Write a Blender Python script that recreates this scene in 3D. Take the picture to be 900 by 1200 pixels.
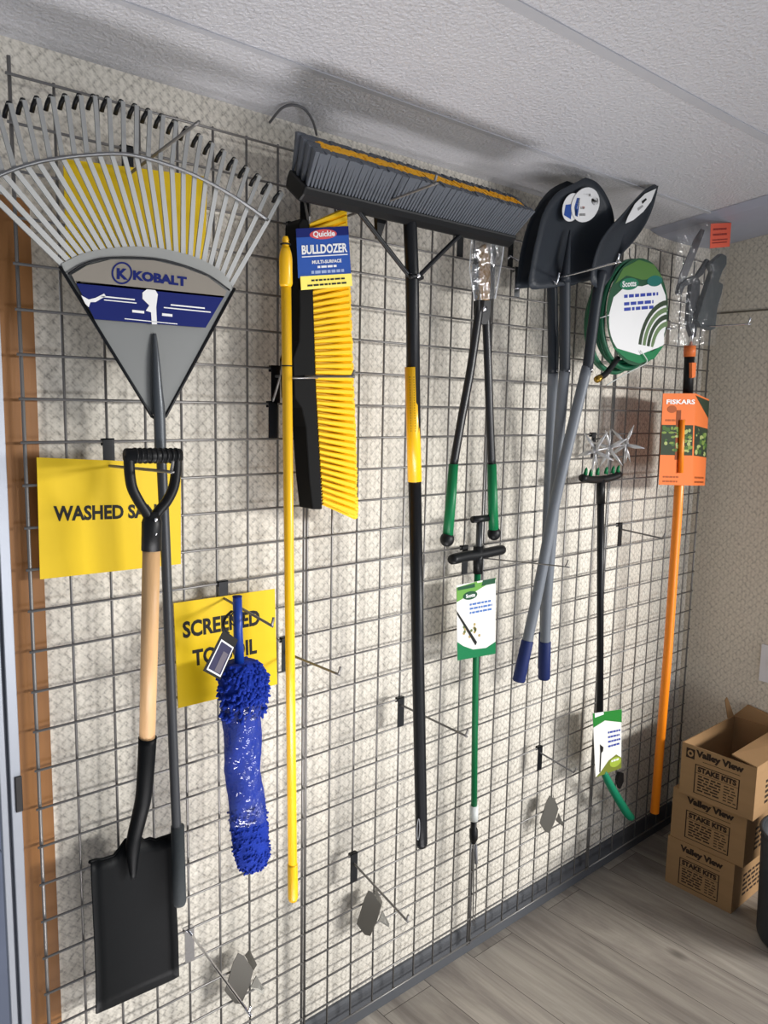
import bpy, bmesh, math, random
from mathutils import Vector, Matrix, noise
random.seed(7)
for o in list(bpy.data.objects): bpy.data.objects.remove(o)
SC = bpy.context.scene
COL = SC.collection
Z0 = 0.068                       # height of the lower edge of the wire panels above the floor
S = 0.0762                       # three inch grid spacing
# ------------------------------------------------------------------ camera
FPX = 919.6
RM = Matrix(((0.75680086, 0.64956456, 0.07292688),
             (-0.65336776, 0.74850419, 0.11336686),
             (0.01905302, -0.13344421, 0.99087316)))   # columns: right, forward, up
CAMP = Vector((-0.42446, -1.46361, 1.59927 + Z0))
cd = bpy.data.cameras.new('camera'); cam = bpy.data.objects.new('camera', cd); COL.objects.link(cam)
r_, f_, u_ = RM.col[0], RM.col[1], RM.col[2]
cam.matrix_world = Matrix(((r_.x, u_.x, -f_.x, CAMP.x), (r_.y, u_.y, -f_.y, CAMP.y), (r_.z, u_.z, -f_.z, CAMP.z), (0, 0, 0, 1)))
cd.sensor_fit = 'VERTICAL'; cd.sensor_height = 24.0; cd.lens = 24.0 * FPX / 1200.0
cd.clip_start = 0.01
SC.camera = cam
# ------------------------------------------------------------------ light
def srgb(c):
    return tuple((x / 12.92 if x <= .04045 else ((x + .055) / 1.055) ** 2.4) for x in [v / 255 for v in c])
W = bpy.data.worlds.new('world'); SC.world = W; W.use_nodes = True
W.node_tree.nodes['Background'].inputs[0].default_value = (0.80, 0.88, 1.0, 1)
W.node_tree.nodes['Background'].inputs[1].default_value = 0.40
def area(name, loc, target, sx, sy, power, color, spread=180):
    l = bpy.data.lights.new(name, 'AREA'); l.shape = 'RECTANGLE'; l.size = sx; l.size_y = sy
    l.energy = power; l.color = color; l.spread = math.radians(spread)
    o = bpy.data.objects.new(name, l); COL.objects.link(o); o.location = loc
    d = (Vector(target) - Vector(loc)).normalized()
    o.rotation_euler = d.to_track_quat('-Z', 'Y').to_euler()
    return o
# daylight from the glazed entrance on the far side of the room, and the sunlit ground outside it
area('window_daylight', (4.1, -5.2, 2.13), (1.1, 0, 1.2), 2.2, .5, 380, (1.0, .985, .96))
area('ground_bounce', (1.6, -4.6, .25), (1.1, 0.1, 1.6), 2.6, .7, 60, (.95, .96, 1.0))
area('added_ceiling_fill', (.45, -.48, .03), (.55, -.10, 2.2), 1.1, .5, 6, (1.0, .97, .98), 75)  # added fill lamp near the floor, aimed up to brighten the ceiling by the wall
area('next_room_light', (0.0, 1.6, 2.1), (0.2, 1.4, 0), .8, .8, 16, (.78, .86, 1.0))
SC.view_settings.view_transform = 'Standard'; SC.view_settings.look = 'None'
SC.view_settings.gamma = 1; SC.view_settings.use_curve_mapping = False
SC.view_settings.exposure = 0.06

def at(px, py, Y):
    """a point of the photograph at depth Y (wire panels are Y = 0, the room is Y < 0)"""
    d = RM @ Vector(((px - 450) / FPX, 1, (600 - py) / FPX))
    t = (Y - CAMP.y) / d.y
    return CAMP + d * t
# ------------------------------------------------------------------ materials
MATS = {}
def mat(name, rgb, rough=.5, metal=0, bump=0, bscale=60, var=0, vscale=8, alpha=None, trans=0, spec=None, stretch=None):
    if name in MATS: return MATS[name]
    m = bpy.data.materials.new(name); m.use_nodes = True; nt = m.node_tree; N = nt.nodes; L = nt.links
    b = N['Principled BSDF']; c = srgb(rgb)
    b.inputs['Base Color'].default_value = (*c, 1); b.inputs['Roughness'].default_value = rough; b.inputs['Metallic'].default_value = metal
    if spec is None and not metal: spec = .5 if rough < .36 else .28
    if spec is not None: b.inputs['Specular IOR Level'].default_value = spec
    tc = N.new('ShaderNodeTexCoord'); mp = N.new('ShaderNodeMapping'); L.new(tc.outputs['Object'], mp.inputs[0])
    if stretch: mp.inputs['Scale'].default_value = stretch
    no = N.new('ShaderNodeTexNoise'); no.inputs['Scale'].default_value = vscale; no.inputs['Detail'].default_value = 5
    L.new(mp.outputs[0], no.inputs['Vector'])
    v = max(var, .04)
    mx = N.new('ShaderNodeMix'); mx.data_type = 'RGBA'
    mx.inputs[6].default_value = (*[x * (1 - v) for x in c], 1); mx.inputs[7].default_value = (*[min(1, x * (1 + v)) for x in c], 1)
    L.new(no.outputs['Fac'], mx.inputs[0]); L.new(mx.outputs[2], b.inputs['Base Color'])
    if bump:
        n2 = N.new('ShaderNodeTexNoise'); n2.inputs['Scale'].default_value = bscale; n2.inputs['Detail'].default_value = 4
        L.new(mp.outputs[0], n2.inputs['Vector'])
        bp = N.new('ShaderNodeBump'); bp.inputs['Strength'].default_value = bump; bp.inputs['Distance'].default_value = .002
        L.new(n2.outputs['Fac'], bp.inputs['Height']); L.new(bp.outputs[0], b.inputs['Normal'])
    if alpha is not None: b.inputs['Alpha'].default_value = alpha
    if trans: b.inputs['Transmission Weight'].default_value = trans
    MATS[name] = m; return m

def wallpaper(name, axis, c0, c1, c2):
    """woven diamond print; axis = the horizontal world axis the wall runs along"""
    m = bpy.data.materials.new(name); m.use_nodes = True; nt = m.node_tree; N = nt.nodes; L = nt.links
    b = N['Principled BSDF']; b.inputs['Roughness'].default_value = .75; b.inputs['Specular IOR Level'].default_value = .25
    tc = N.new('ShaderNodeTexCoord'); sp = N.new('ShaderNodeSeparateXYZ'); L.new(tc.outputs['Object'], sp.inputs[0])
    def ma(op, a, bb=None):
        n = N.new('ShaderNodeMath'); n.operation = op
        for i, v in enumerate((a, bb)):
            if v is None: continue
            if isinstance(v, (int, float)): n.inputs[i].default_value = v
            else: L.new(v, n.inputs[i])
        return n.outputs[0]
    h = sp.outputs[axis]; z = sp.outputs[2]
    P = .0285; k = 2 * math.pi / P
    a = ma('MULTIPLY', ma('ADD', h, z), k / 1.0); d = ma('MULTIPLY', ma('SUBTRACT', h, z), k / 1.0)
    sa = ma('SINE', a); sd = ma('SINE', d)
    check = ma('MULTIPLY', sa, sd)                                   # diamonds
    la = ma('POWER', ma('ABSOLUTE', ma('COSINE', ma('MULTIPLY', a, .5))), 14); ld = ma('POWER', ma('ABSOLUTE', ma('COSINE', ma('MULTIPLY', d, .5))), 14)
    line = ma('MAXIMUM', la, ld)
    hatch = ma('MULTIPLY', ma('SINE', ma('MULTIPLY', a, 4)), ma('GREATER_THAN', check, 0))
    n1 = N.new('ShaderNodeTexNoise'); n1.inputs['Scale'].default_value = 160; n1.inputs['Detail'].default_value = 3; L.new(tc.outputs['Object'], n1.inputs['Vector'])
    n2 = N.new('ShaderNodeTexNoise'); n2.inputs['Scale'].default_value = 1.3; n2.inputs['Detail'].default_value = 3; L.new(tc.outputs['Object'], n2.inputs['Vector'])
    f = ma('ADD', ma('MULTIPLY', line, .36), ma('ADD', ma('MULTIPLY', check, .17), ma('ADD', ma('MULTIPLY', hatch, .12), ma('MULTIPLY', ma('SUBTRACT', n1.outputs['Fac'], .5), 1.7))))
    f = ma('ADD', f, .22)
    f.node.use_clamp = True
    cr = N.new('ShaderNodeValToRGB'); L.new(f, cr.inputs[0]); e = cr.color_ramp.elements
    e[0].position = 0; e[0].color = (*srgb(c0), 1); e[1].position = 1; e[1].color = (*srgb(c2), 1)
    x = e.new(.5); x.color = (*srgb(c1), 1)
    L.new(cr.outputs[0], b.inputs['Base Color'])
    bp = N.new('ShaderNodeBump'); bp.inputs['Strength'].default_value = .25; bp.inputs['Distance'].default_value = .001; L.new(f, bp.inputs['Height']); L.new(bp.outputs[0], b.inputs['Normal'])
    return m

def planks():
    m = bpy.data.materials.new('grey laminate planks'); m.use_nodes = True; nt = m.node_tree; N = nt.nodes; L = nt.links
    b = N['Principled BSDF']; b.inputs['Roughness'].default_value = .42
    tc = N.new('ShaderNodeTexCoord')
    mp = N.new('ShaderNodeMapping'); mp.inputs['Rotation'].default_value = (0, 0, math.pi / 2); mp.inputs['Location'].default_value = (.0, .03, 0); L.new(tc.outputs['Object'], mp.inputs[0])
    br = N.new('ShaderNodeTexBrick'); br.offset = .37; br.inputs['Scale'].default_value = 1; br.inputs['Brick Width'].default_value = 1.22; br.inputs['Row Height'].default_value = .182
    br.inputs['Mortar Size'].default_value = .0011; br.inputs['Mortar Smooth'].default_value = .3; br.inputs['Bias'].default_value = 0
    br.inputs['Color1'].default_value = (0, 0, 0, 1); br.inputs['Color2'].default_value = (1, 1, 1, 1); br.inputs['Mortar'].default_value = (.3, .3, .3, 1)
    L.new(mp.outputs[0], br.inputs['Vector'])
    # offset the grain by the plank's own random value
    sc = N.new('ShaderNodeVectorMath'); sc.operation = 'MULTIPLY'; sc.inputs[1].default_value = (5.5, .8, 1); L.new(tc.outputs['Object'], sc.inputs[0])
    ad = N.new('ShaderNodeVectorMath'); ad.operation = 'ADD'; L.new(sc.outputs[0], ad.inputs[0])
    s2 = N.new('ShaderNodeVectorMath'); s2.operation = 'SCALE'; s2.inputs['Scale'].default_value = 13; L.new(br.outputs['Color'], s2.inputs[0]); L.new(s2.outputs[0], ad.inputs[1])
    n1 = N.new('ShaderNodeTexNoise'); n1.inputs['Scale'].default_value = 1.6; n1.inputs['Detail'].default_value = 8; n1.inputs['Roughness'].default_value = .62; n1.inputs['Distortion'].default_value = .7; L.new(ad.outputs[0], n1.inputs['Vector'])
    s3 = N.new('ShaderNodeVectorMath'); s3.operation = 'MULTIPLY'; s3.inputs[1].default_value = (6, 1, 1); L.new(ad.outputs[0], s3.inputs[0])
    n2 = N.new('ShaderNodeTexNoise'); n2.inputs['Scale'].default_value = 3.5; n2.inputs['Detail'].default_value = 5; L.new(s3.outputs[0], n2.inputs['Vector'])
    mx = N.new('ShaderNodeMix'); mx.data_type = 'FLOAT'; mx.inputs[0].default_value = .22; L.new(n1.outputs['Fac'], mx.inputs[2]); L.new(n2.outputs['Fac'], mx.inputs[3])
    cr = N.new('ShaderNodeValToRGB'); L.new(mx.outputs[0], cr.inputs[0]); e = cr.color_ramp.elements
    e[0].position = .2; e[0].color = (*srgb((96, 88, 82)), 1); e[1].position = .74; e[1].color = (*srgb((206, 199, 188)), 1)
    x = e.new(.42); x.color = (*srgb((142, 134, 126)), 1); x = e.new(.56); x.color = (*srgb((172, 164, 153)), 1)
    hv = N.new('ShaderNodeHueSaturation'); L.new(cr.outputs[0], hv.inputs['Color'])
    mr = N.new('ShaderNodeMapRange'); mr.inputs[3].default_value = .8; mr.inputs[4].default_value = 1.15; L.new(br.outputs['Color'], mr.inputs[0]); L.new(mr.outputs[0], hv.inputs['Value'])
    m2 = N.new('ShaderNodeMix'); m2.data_type = 'RGBA'; m2.inputs[7].default_value = (*srgb((60, 54, 50)), 1); L.new(br.outputs['Fac'], m2.inputs[0]); L.new(hv.outputs[0], m2.inputs[6])
    # knots
    vo = N.new('ShaderNodeTexVoronoi'); vo.inputs['Scale'].default_value = 1; s4 = N.new('ShaderNodeVectorMath'); s4.operation = 'MULTIPLY'; s4.inputs[1].default_value = (3.7, 1.9, 1)
    L.new(tc.outputs['Object'], s4.inputs[0]); L.new(s4.outputs[0], vo.inputs['Vector'])
    kr = N.new('ShaderNodeMapRange'); kr.inputs[1].default_value = .02; kr.inputs[2].default_value = .09; kr.inputs[3].default_value = .75; kr.inputs[4].default_value = 0; L.new(vo.outputs['Distance'], kr.inputs[0])
    m3 = N.new('ShaderNodeMix'); m3.data_type = 'RGBA'; m3.inputs[7].default_value = (*srgb((62, 54, 48)), 1); L.new(kr.outputs[0], m3.inputs[0]); L.new(m2.outputs[2], m3.inputs[6])
    L.new(m3.outputs[2], b.inputs['Base Color'])
    return m

def ceilmat():
    m = bpy.data.materials.new('textured white ceiling board'); m.use_nodes = True; nt = m.node_tree; N = nt.nodes; L = nt.links
    b = N['Principled BSDF']; b.inputs['Base Color'].default_value = (*srgb((200, 200, 205)), 1); b.inputs['Roughness'].default_value = .3; b.inputs['Specular IOR Level'].default_value = .8
    tc = N.new('ShaderNodeTexCoord'); n = N.new('ShaderNodeTexNoise'); n.inputs['Scale'].default_value = 130; n.inputs['Detail'].default_value = 3; L.new(tc.outputs['Object'], n.inputs['Vector'])
    bp = N.new('ShaderNodeBump'); bp.inputs['Strength'].default_value = 1; bp.inputs['Distance'].default_value = .006; L.new(n.outputs['Fac'], bp.inputs['Height']); L.new(bp.outputs[0], b.inputs['Normal'])
    return m
def sheer(name, rgb, haze=.05, gloss=.16, rough=.12):
    if name in MATS: return MATS[name]
    m = bpy.data.materials.new(name); m.use_nodes = True; N = m.node_tree.nodes; L = m.node_tree.links; N.remove(N['Principled BSDF']); out = N['Material Output']
    tr = N.new('ShaderNodeBsdfTransparent'); gl = N.new('ShaderNodeBsdfGlossy'); gl.inputs['Roughness'].default_value = rough; df = N.new('ShaderNodeBsdfDiffuse'); df.inputs[0].default_value = (*srgb(rgb), 1)
    tc = N.new('ShaderNodeTexCoord'); no = N.new('ShaderNodeTexNoise'); no.inputs['Scale'].default_value = 24; no.inputs['Detail'].default_value = 3; L.new(tc.outputs['Object'], no.inputs['Vector'])
    bp = N.new('ShaderNodeBump'); bp.inputs['Strength'].default_value = 1; bp.inputs['Distance'].default_value = .02; L.new(no.outputs['Fac'], bp.inputs['Height']); L.new(bp.outputs[0], gl.inputs['Normal'])
    a = N.new('ShaderNodeMixShader'); a.inputs[0].default_value = haze; L.new(tr.outputs[0], a.inputs[1]); L.new(df.outputs[0], a.inputs[2])
    b = N.new('ShaderNodeMixShader'); b.inputs[0].default_value = gloss; L.new(a.outputs[0], b.inputs[1]); L.new(gl.outputs[0], b.inputs[2]); L.new(b.outputs[0], out.inputs[0])
    MATS[name] = m; return m
BLACK = mat('black plastic', (17, 18, 20), .45); DKSTEEL = mat('black painted steel', (18, 20, 24), .38, .0, .15, 90)
WIRE = mat('bare grey steel wire', (128, 126, 124), .4, .5); CHROME = mat('chrome', (205, 205, 208), .18, 1)
POLE_Y = mat('yellow painted steel', (246, 190, 20), .3); BR_Y = mat('yellow bristle', (250, 200, 24), .55, 0, .2, 200)
BR_G = mat('grey bristle', (86, 90, 97), .7); BR_D = mat('dull yellow bristle', (226, 166, 30), .6)
SIGN = mat('yellow card stock', (226, 190, 8), .5, 0, .1, 6)
INK = mat('black ink', (16, 15, 14), .6); WHITE = mat('white print', (224, 224, 224), .45); NAVY = mat('navy print', (26, 36, 98), .6, spec=.08)
WOOD = mat('ash wood handle', (205, 164, 118), .45, 0, .15, 30, .16, 7, stretch=(12, 12, .8)); CASING = mat('brown stained wood', (140, 96, 54), .5, 0, .15, 20, .25, 4, stretch=(10, 10, .6))
GREEN = mat('green plastic', (12, 112, 66), .4); DGREEN = mat('dark green', (14, 70, 42), .45)
GREYP = mat('grey rake plastic', (116, 118, 117), .5); TINE = mat('galvanised tine', (150, 151, 150), .5, .2)
FIBER = mat('grey fibreglass', (112, 117, 124), .42); GRIPB = mat('navy rubber grip', (26, 40, 92), .6)
ORANGE = mat('orange enamel', (246, 138, 24), .35); ORCARD = mat('orange card', (216, 112, 54), .5)
BLUE = mat('royal blue plastic', (20, 60, 150), .35); CHEN = mat('blue chenille', (12, 44, 142), .9, 0, .8, 260, .25, 60)
CARDB = mat('corrugated cardboard', (154, 121, 84), .8, 0, .2, 40, .1, 6, stretch=(1, 1, 8)); CARDI = mat('printed brown ink', (46, 32, 22), .8)
CLEAR = None

# ------------------------------------------------------------------ mesh building
class MB:
    def __init__(s): s.v = []; s.f = []; s.m = []; s.sm = []; s.mats = []
    def mi(s, m):
        if m not in s.mats: s.mats.append(m)
        return s.mats.index(m)
    def add(s, verts, faces, m, smooth=False):
        b = len(s.v); s.v += [Vector(v) for v in verts]; k = s.mi(m)
        for f in faces: s.f.append([b + i for i in f]); s.m.append(k); s.sm.append(smooth)
        return s
    def tube(s, pts, r, m, seg=10, closed=False, flat=None, up=None, smooth=True, cap=True):
        pts = [Vector(p) for p in pts]; n = len(pts)
        R = r if isinstance(r, (list, tuple)) else [r] * n
        T = []
        for i in range(n):
            a = pts[(i - 1) % n] if (closed or i > 0) else pts[i]; b = pts[(i + 1) % n] if (closed or i < n - 1) else pts[i]
            T.append((b - a).normalized())
        u = Vector(up) if up else Vector((0, 0, 1))
        if abs(u.dot(T[0])) > .95: u = Vector((0, 1, 0)) if abs(T[0].y) < .9 else Vector((1, 0, 0))
        u = (u - T[0] * u.dot(T[0])).normalized(); V = []
        for i in range(n):
            u = (u - T[i] * u.dot(T[i])).normalized(); w = T[i].cross(u)
            for k in range(seg):
                a = 2 * math.pi * (k + (.5 if seg == 4 else 0)) / seg
                rr = R[i] * (1.414 if seg == 4 else 1)
                V.append(pts[i] + u * (math.cos(a) * rr * (flat or 1)) + w * (math.sin(a) * rr))
        F = []
        for i in range(n if closed else n - 1):
            j = (i + 1) % n
            for k in range(seg): F.append((i * seg + k, i * seg + (k + 1) % seg, j * seg + (k + 1) % seg, j * seg + k))
        if cap and not closed: F += [tuple(range(seg))[::-1], tuple((n - 1) * seg + k for k in range(seg))]
        return s.add(V, F, m, smooth and seg > 4)
    def prism(s, poly, off, m, smooth=False):
        """polygon (list of 3D points) extruded by vector off"""
        n = len(poly); off = Vector(off); V = [Vector(p) for p in poly]; V += [p + off for p in V]
        F = [tuple(range(n)), tuple(range(2 * n - 1, n - 1, -1))] + [(i, i + n, (i + 1) % n + n, (i + 1) % n) for i in range(n)]
        return s.add(V, F, m, smooth)
    def strip(s, A, B, off, m, smooth=False):
        """solid between two rails A and B, thickness vector off"""
        n = len(A); off = Vector(off); V = [Vector(p) for p in A] + [Vector(p) for p in B]; V += [p + off for p in V]; F = []
        for i in range(n - 1):
            F += [(i, i + 1, n + i + 1, n + i), (2 * n + i, 3 * n + i, 3 * n + i + 1, 2 * n + i + 1), (i, 2 * n + i, 2 * n + i + 1, i + 1), (n + i, n + i + 1, 3 * n + i + 1, 3 * n + i)]
        F += [(0, n, 3 * n, 2 * n), (n - 1, 3 * n - 1, 4 * n - 1, 2 * n - 1)]
        return s.add(V, F, m, smooth)
    def box(s, a, b, m):
        (x0, y0, z0), (x1, y1, z1) = a, b
        V = [(x, y, z) for x in (x0, x1) for y in (y0, y1) for z in (z0, z1)]
        return s.add(V, [(0, 1, 3, 2), (4, 6, 7, 5), (0, 4, 5, 1), (2, 3, 7, 6), (0, 2, 6, 4), (1, 5, 7, 3)], m)
    def ball(s, c, r, m, sx=1, sy=1, sz=1, n=10):
        V = []; F = []; c = Vector(c)
        for i in range(n + 1):
            t = math.pi * i / n
            for k in range(2 * n):
                p = math.pi * k / n; V.append(c + Vector((r * sx * math.sin(t) * math.cos(p), r * sy * math.sin(t) * math.sin(p), r * sz * math.cos(t))))
        for i in range(n):
            for k in range(2 * n): F.append((i * 2 * n + k, (i + 1) * 2 * n + k, (i + 1) * 2 * n + (k + 1) % (2 * n), i * 2 * n + (k + 1) % (2 * n)))
        return s.add(V, F, m, True)
    def text(s, string, m, fn, bold=0.0, fit=(0, 0, 1, 1), keep=False):
        """letters fitted into box fit=(s0,t0,s1,t1) of the surface fn(s,t,lift)"""
        c = bpy.data.curves.new('letters', 'FONT'); c.body = string; c.offset = bold; c.resolution_u = 3; c.extrude = 0
        o = bpy.data.objects.new('letters', c); COL.objects.link(o)
        me = bpy.data.meshes.new_from_object(o.evaluated_get(bpy.context.evaluated_depsgraph_get()))
        V = [v.co.copy() for v in me.vertices]; F = [tuple(p.vertices) for p in me.polygons]
        bpy.data.objects.remove(o); bpy.data.curves.remove(c); bpy.data.meshes.remove(me)
        if not V: return s
        x0 = min(v.x for v in V); x1 = max(v.x for v in V); y0 = min(v.y for v in V); y1 = max(v.y for v in V)
        P = [fn(fit[0] + (v.x - x0) / (x1 - x0) * (fit[2] - fit[0]), fit[1] + (v.y - y0) / (y1 - y0) * (fit[3] - fit[1]), 1) for v in V]
        return s.add(P, F, m)
    def build(s, name, parent=None, bevel=0, **props):
        me = bpy.data.meshes.new(name); loc = Vector((0, 0, 0)); p = parent
        while p is not None: loc += p.location; p = p.parent
        me.from_pydata([tuple(v - loc) for v in s.v], [], s.f)
        for m in s.mats: me.materials.append(m)
        for i, p in enumerate(me.polygons): p.material_index = s.m[i]; p.use_smooth = s.sm[i]
        me.validate(); me.update()
        bm = bmesh.new(); bm.from_mesh(me)
        if all(len(f.verts) > 2 for f in bm.faces): bmesh.ops.recalc_face_normals(bm, faces=bm.faces)
        bm.to_mesh(me); bm.free()
        o = bpy.data.objects.new(name, me); COL.objects.link(o)
        if parent: o.parent = parent
        if bevel:
            b = o.modifiers.new('bevel', 'BEVEL'); b.width = bevel; b.segments = 2; b.limit_method = 'ANGLE'
        for k, v in props.items(): o[k] = v
        return o
def thing(name, loc, label, cat, group=None):
    o = bpy.data.objects.new(name, None); o.empty_display_size = .05; COL.objects.link(o); o.location = loc
    o['label'] = label; o['category'] = cat
    if group: o['group'] = group
    return o
def tag(o, label, cat, group=None):
    o['label'] = label; o['category'] = cat
    if group: o['group'] = group
    return o
def structure(o): o['kind'] = 'structure'; return o
class Card:
    """a flat card given by its four corners TL, TR, BR, BL as pixels at depths"""
    def __init__(s, tl, tr, br, bl, Y, th=.0012):
        Ys = Y if isinstance(Y, (list, tuple)) else [Y] * 4
        s.P = [at(*p, y) for p, y in zip((tl, tr, br, bl), Ys)]; s.th = th
        s.n = (s.P[3] - s.P[0]).cross(s.P[1] - s.P[0]).normalized()
        if s.n.y > 0: s.n = -s.n
    def __call__(s, a, b, lift=0):       # a: 0 left..1 right, b: 0 bottom..1 top
        tl, tr, br, bl = s.P
        return (bl * (1 - a) + br * a) * (1 - b) + (tl * (1 - a) + tr * a) * b + s.n * lift * .0009
    def poly(s, mb, pts, m, lift=0): mb.prism([s(a, b, lift + .6) for a, b in pts], -s.n * .0005, m); return s
    def rect(s, mb, a0, b0, a1, b1, m, lift=0): return s.poly(mb, [(a0, b0), (a1, b0), (a1, b1), (a0, b1)], m, lift)
    def base(s, mb, m, pts=None):
        mb.prism([s(a, b) for a, b in (pts or [(0, 0), (1, 0), (1, 1), (0, 1)])], -s.n * s.th, m); return s
    def lines(s, mb, a0, b0, a1, rows, h, gap, m, lift=.3, seed=1):
        rnd = random.Random(seed)
        for i in range(rows):
            b = b0 - i * gap; a = a0
            while a < a1 - .02:
                w = rnd.uniform(.04, .11); w = min(w, a1 - a); s.rect(mb, a, b, a + w, b + h, m, lift); a += w + .02
        return s
    def txt(s, mb, string, m, fit, bold=.0, lift=1.2):
        mb.text(string, m, lambda a, b, l: s(a, b, lift), bold, fit); return s
def ellipse(cx, cy, rx, ry, n=24, a0=0): return [(cx + rx * math.cos(a0 + 2 * math.pi * i / n), cy + ry * math.sin(a0 + 2 * math.pi * i / n)) for i in range(n)]
def pl(pts, Y):
    """pixels (x, y) or (x, y, Y) to points"""
    return [at(p[0], p[1], p[2] if len(p) > 2 else Y) for p in pts]
def smooth(P, k=4):
    """Catmull-Rom through points"""
    P = [Vector(p) for p in P]; out = []
    for i in range(len(P) - 1):
        a, b, c, d = P[max(i - 1, 0)], P[i], P[i + 1], P[min(i + 2, len(P) - 1)]
        for j in range(k):
            t = j / k
            out.append(.5 * ((2 * b) + (c - a) * t + (2 * a - 5 * b + 4 * c - d) * t * t + (3 * b - a - 3 * c + d) * t ** 3))
    return out + [P[-1]]

# ================================================================== SETTING
YW = .04; CEIL = 2.207 + Z0; SL = .11; XR = 2.465; WALLT = .09
def cz(y): return CEIL + SL * (YW - y)
WP1 = wallpaper('cream woven print wallpaper', 0, (226, 220, 208), (205, 199, 187), (152, 147, 139))
WP2 = wallpaper('beige woven print wallpaper', 1, (224, 216, 200), (209, 201, 185), (160, 153, 140))
XD = -.02; HD = 1.945 + Z0
m = MB(); m.prism([(XD, YW, 0), (XR + WALLT, YW, 0), (XR + WALLT, YW, CEIL + .02), (-1.6, YW, CEIL + .02), (-1.6, YW, HD), (XD, YW, HD)], (0, WALLT, 0), WP1); structure(m.build('wall_back'))
m = MB(); m.prism([(XR, YW, 0), (XR, -.75, 0), (XR, -.75, cz(-.75)), (XR, YW, cz(YW))], (WALLT, 0, 0), WP2); structure(m.build('wall_right'))
m = MB(); m.prism([(-1.6, YW + WALLT, cz(YW + WALLT)), (XR + WALLT, YW + WALLT, cz(YW + WALLT)), (XR + WALLT, -3.4, cz(-3.4)), (-1.6, -3.4, cz(-3.4))], (0, 0, .06), ceilmat()); structure(m.build('ceiling'))
m = MB(); m.box((-1.6, -4.2, -.05), (XR + WALLT, YW + .001, 0), planks()); structure(m.build('floor'))
TILE = mat('pale blue grey vinyl', (150, 152, 165), .4, 0, .1, 12, .2, 3)
m = MB(); m.box((-1.6, YW + .0015, -.05), (XR + WALLT, 3.0, -.001), TILE)
for k in range(6): m.box((-1.5 + k * .6, YW + WALLT + .01, -.001), (-1.497 + k * .6, 3.0, .0003), mat('dark joint', (90, 92, 100), .6))
structure(m.build('floor'))
m = MB(); m.box((-1.6, 3.0, -.05), (XR + WALLT, 3.08, 2.4), mat('slate blue paint', (74, 82, 104), .6)); structure(m.build('wall_far'))
m = MB(); m.box((-1.6, -3.45, 2.05), (6.0, -3.38, 2.9), mat('cream paint', (205, 200, 188), .7)); structure(m.build('wall_front'))
# seams of the ceiling boards
SEAM = mat('ceiling seam strip', (176, 177, 182), .45)
for i, y in enumerate((-.165, -.53)):
    m = MB(); z = cz(y); w = .006 if i == 0 else .011
    m.prism([(-1.6, y - w, cz(y - w) - .0002), (-1.6, y + w, cz(y + w) - .0002), (-1.6, y + w, cz(y + w) - .0028), (-1.6, y - w, cz(y - w) - .0028)], (XR + 1.6, 0, 0), SEAM)
    structure(m.build('trim_%d' % (i + 1)))
# shallow pale blue band between ceiling and right wall
m = MB(); prof = [(2.10, -.002), (2.16, -.014), (2.25, -.022), (2.35, -.030), (2.455, .024), (XR, .02), (XR, .0), ]
BAND = mat('pale blue ceiling band', (158, 162, 176), .4)
A = []
for y in (YW - .001, -.75):
    A.append([(2.04, y, cz(y) - .001), (2.10, y, cz(y) - .012), (2.22, y, cz(y) - .016), (2.36, y, cz(y) - .012), (XR - .001, y, cz(y) - .004 + .0), (XR - .001, y, cz(y) - .0005)])
n = len(A[0]); m.add(A[0] + A[1], [tuple(range(n)), tuple(range(2 * n - 1, n - 1, -1))] + [(i, (i + 1) % n, (i + 1) % n + n, i + n) for i in range(n)], BAND); structure(m.build('trim_3'))
m = MB(); m.box((XR - .003, -.75, 1.962 + Z0), (XR, YW - .001, 1.968 + Z0), mat('wall seam', (110, 104, 92), .6)); structure(m.build('trim_4'))
BASE = mat('charcoal vinyl base', (80, 82, 86), .45)
m = MB(); m.prism([(.05, YW - .0005, .0005), (.05, YW - .011, .0005), (.05, YW - .009, .078), (.05, YW - .006, .088), (.05, YW - .0005, .09)], (XR - .051, 0, 0), BASE); structure(m.build('baseboard_back'))
m = MB(); m.prism([(XR - .0005, -.75, .0005), (XR - .009, -.75, .0005), (XR - .008, -.75, .085), (XR - .0005, -.75, .09)], (0, .75 + YW - .013, 0), BASE); structure(m.build('baseboard_right'))
# doorway on the left: stained casing and a metal frame
m = MB(); m.box((XD - .002, YW - .014, .0005), (.036, YW - .0005, HD), CASING); m.box((XD - .002, YW, .0005), (XD + .001 - .004, YW + WALLT, HD), CASING)
m.build('door_1', kind='structure', bevel=.002)
ALU = mat('brushed aluminium frame', (158, 162, 170), .4, .5)
m = MB(); m.box((-.041, YW - .022, .0005), (-.0225, YW + .01, HD), ALU); m.box((-.058, YW - .018, .0005), (-.046, YW - .004, HD), ALU); m.box((-.047, YW - .012, .0005), (-.040, YW + .02, HD), mat('grey gasket', (90, 94, 104), .6))
m.box((-.034, YW - .026, .835 + Z0), (-.0215, YW - .0215, .905 + Z0), mat('dark latch plate', (48, 46, 46), .4, .5))
m.build('door_2', kind='structure', bevel=.0015)
# switch plate on the right wall
m = MB(); m.box((XR - .006, -.385, .622 + Z0), (XR - .0005, -.268, .762 + Z0), mat('white plate plastic', (225, 225, 228), .35)); o = m.build('wall_plate', bevel=.002)
tag(o, 'white rectangular cover plate on the beige right wall at the frame edge', 'wall plate')
for y in (-.345, -.305): m = MB(); m.box((XR - .0105, y - .006, .680 + Z0), (XR - .0055, y + .006, .705 + Z0), mat('switch toggle', (235, 235, 235), .3)); m.build('toggle', o)

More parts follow.
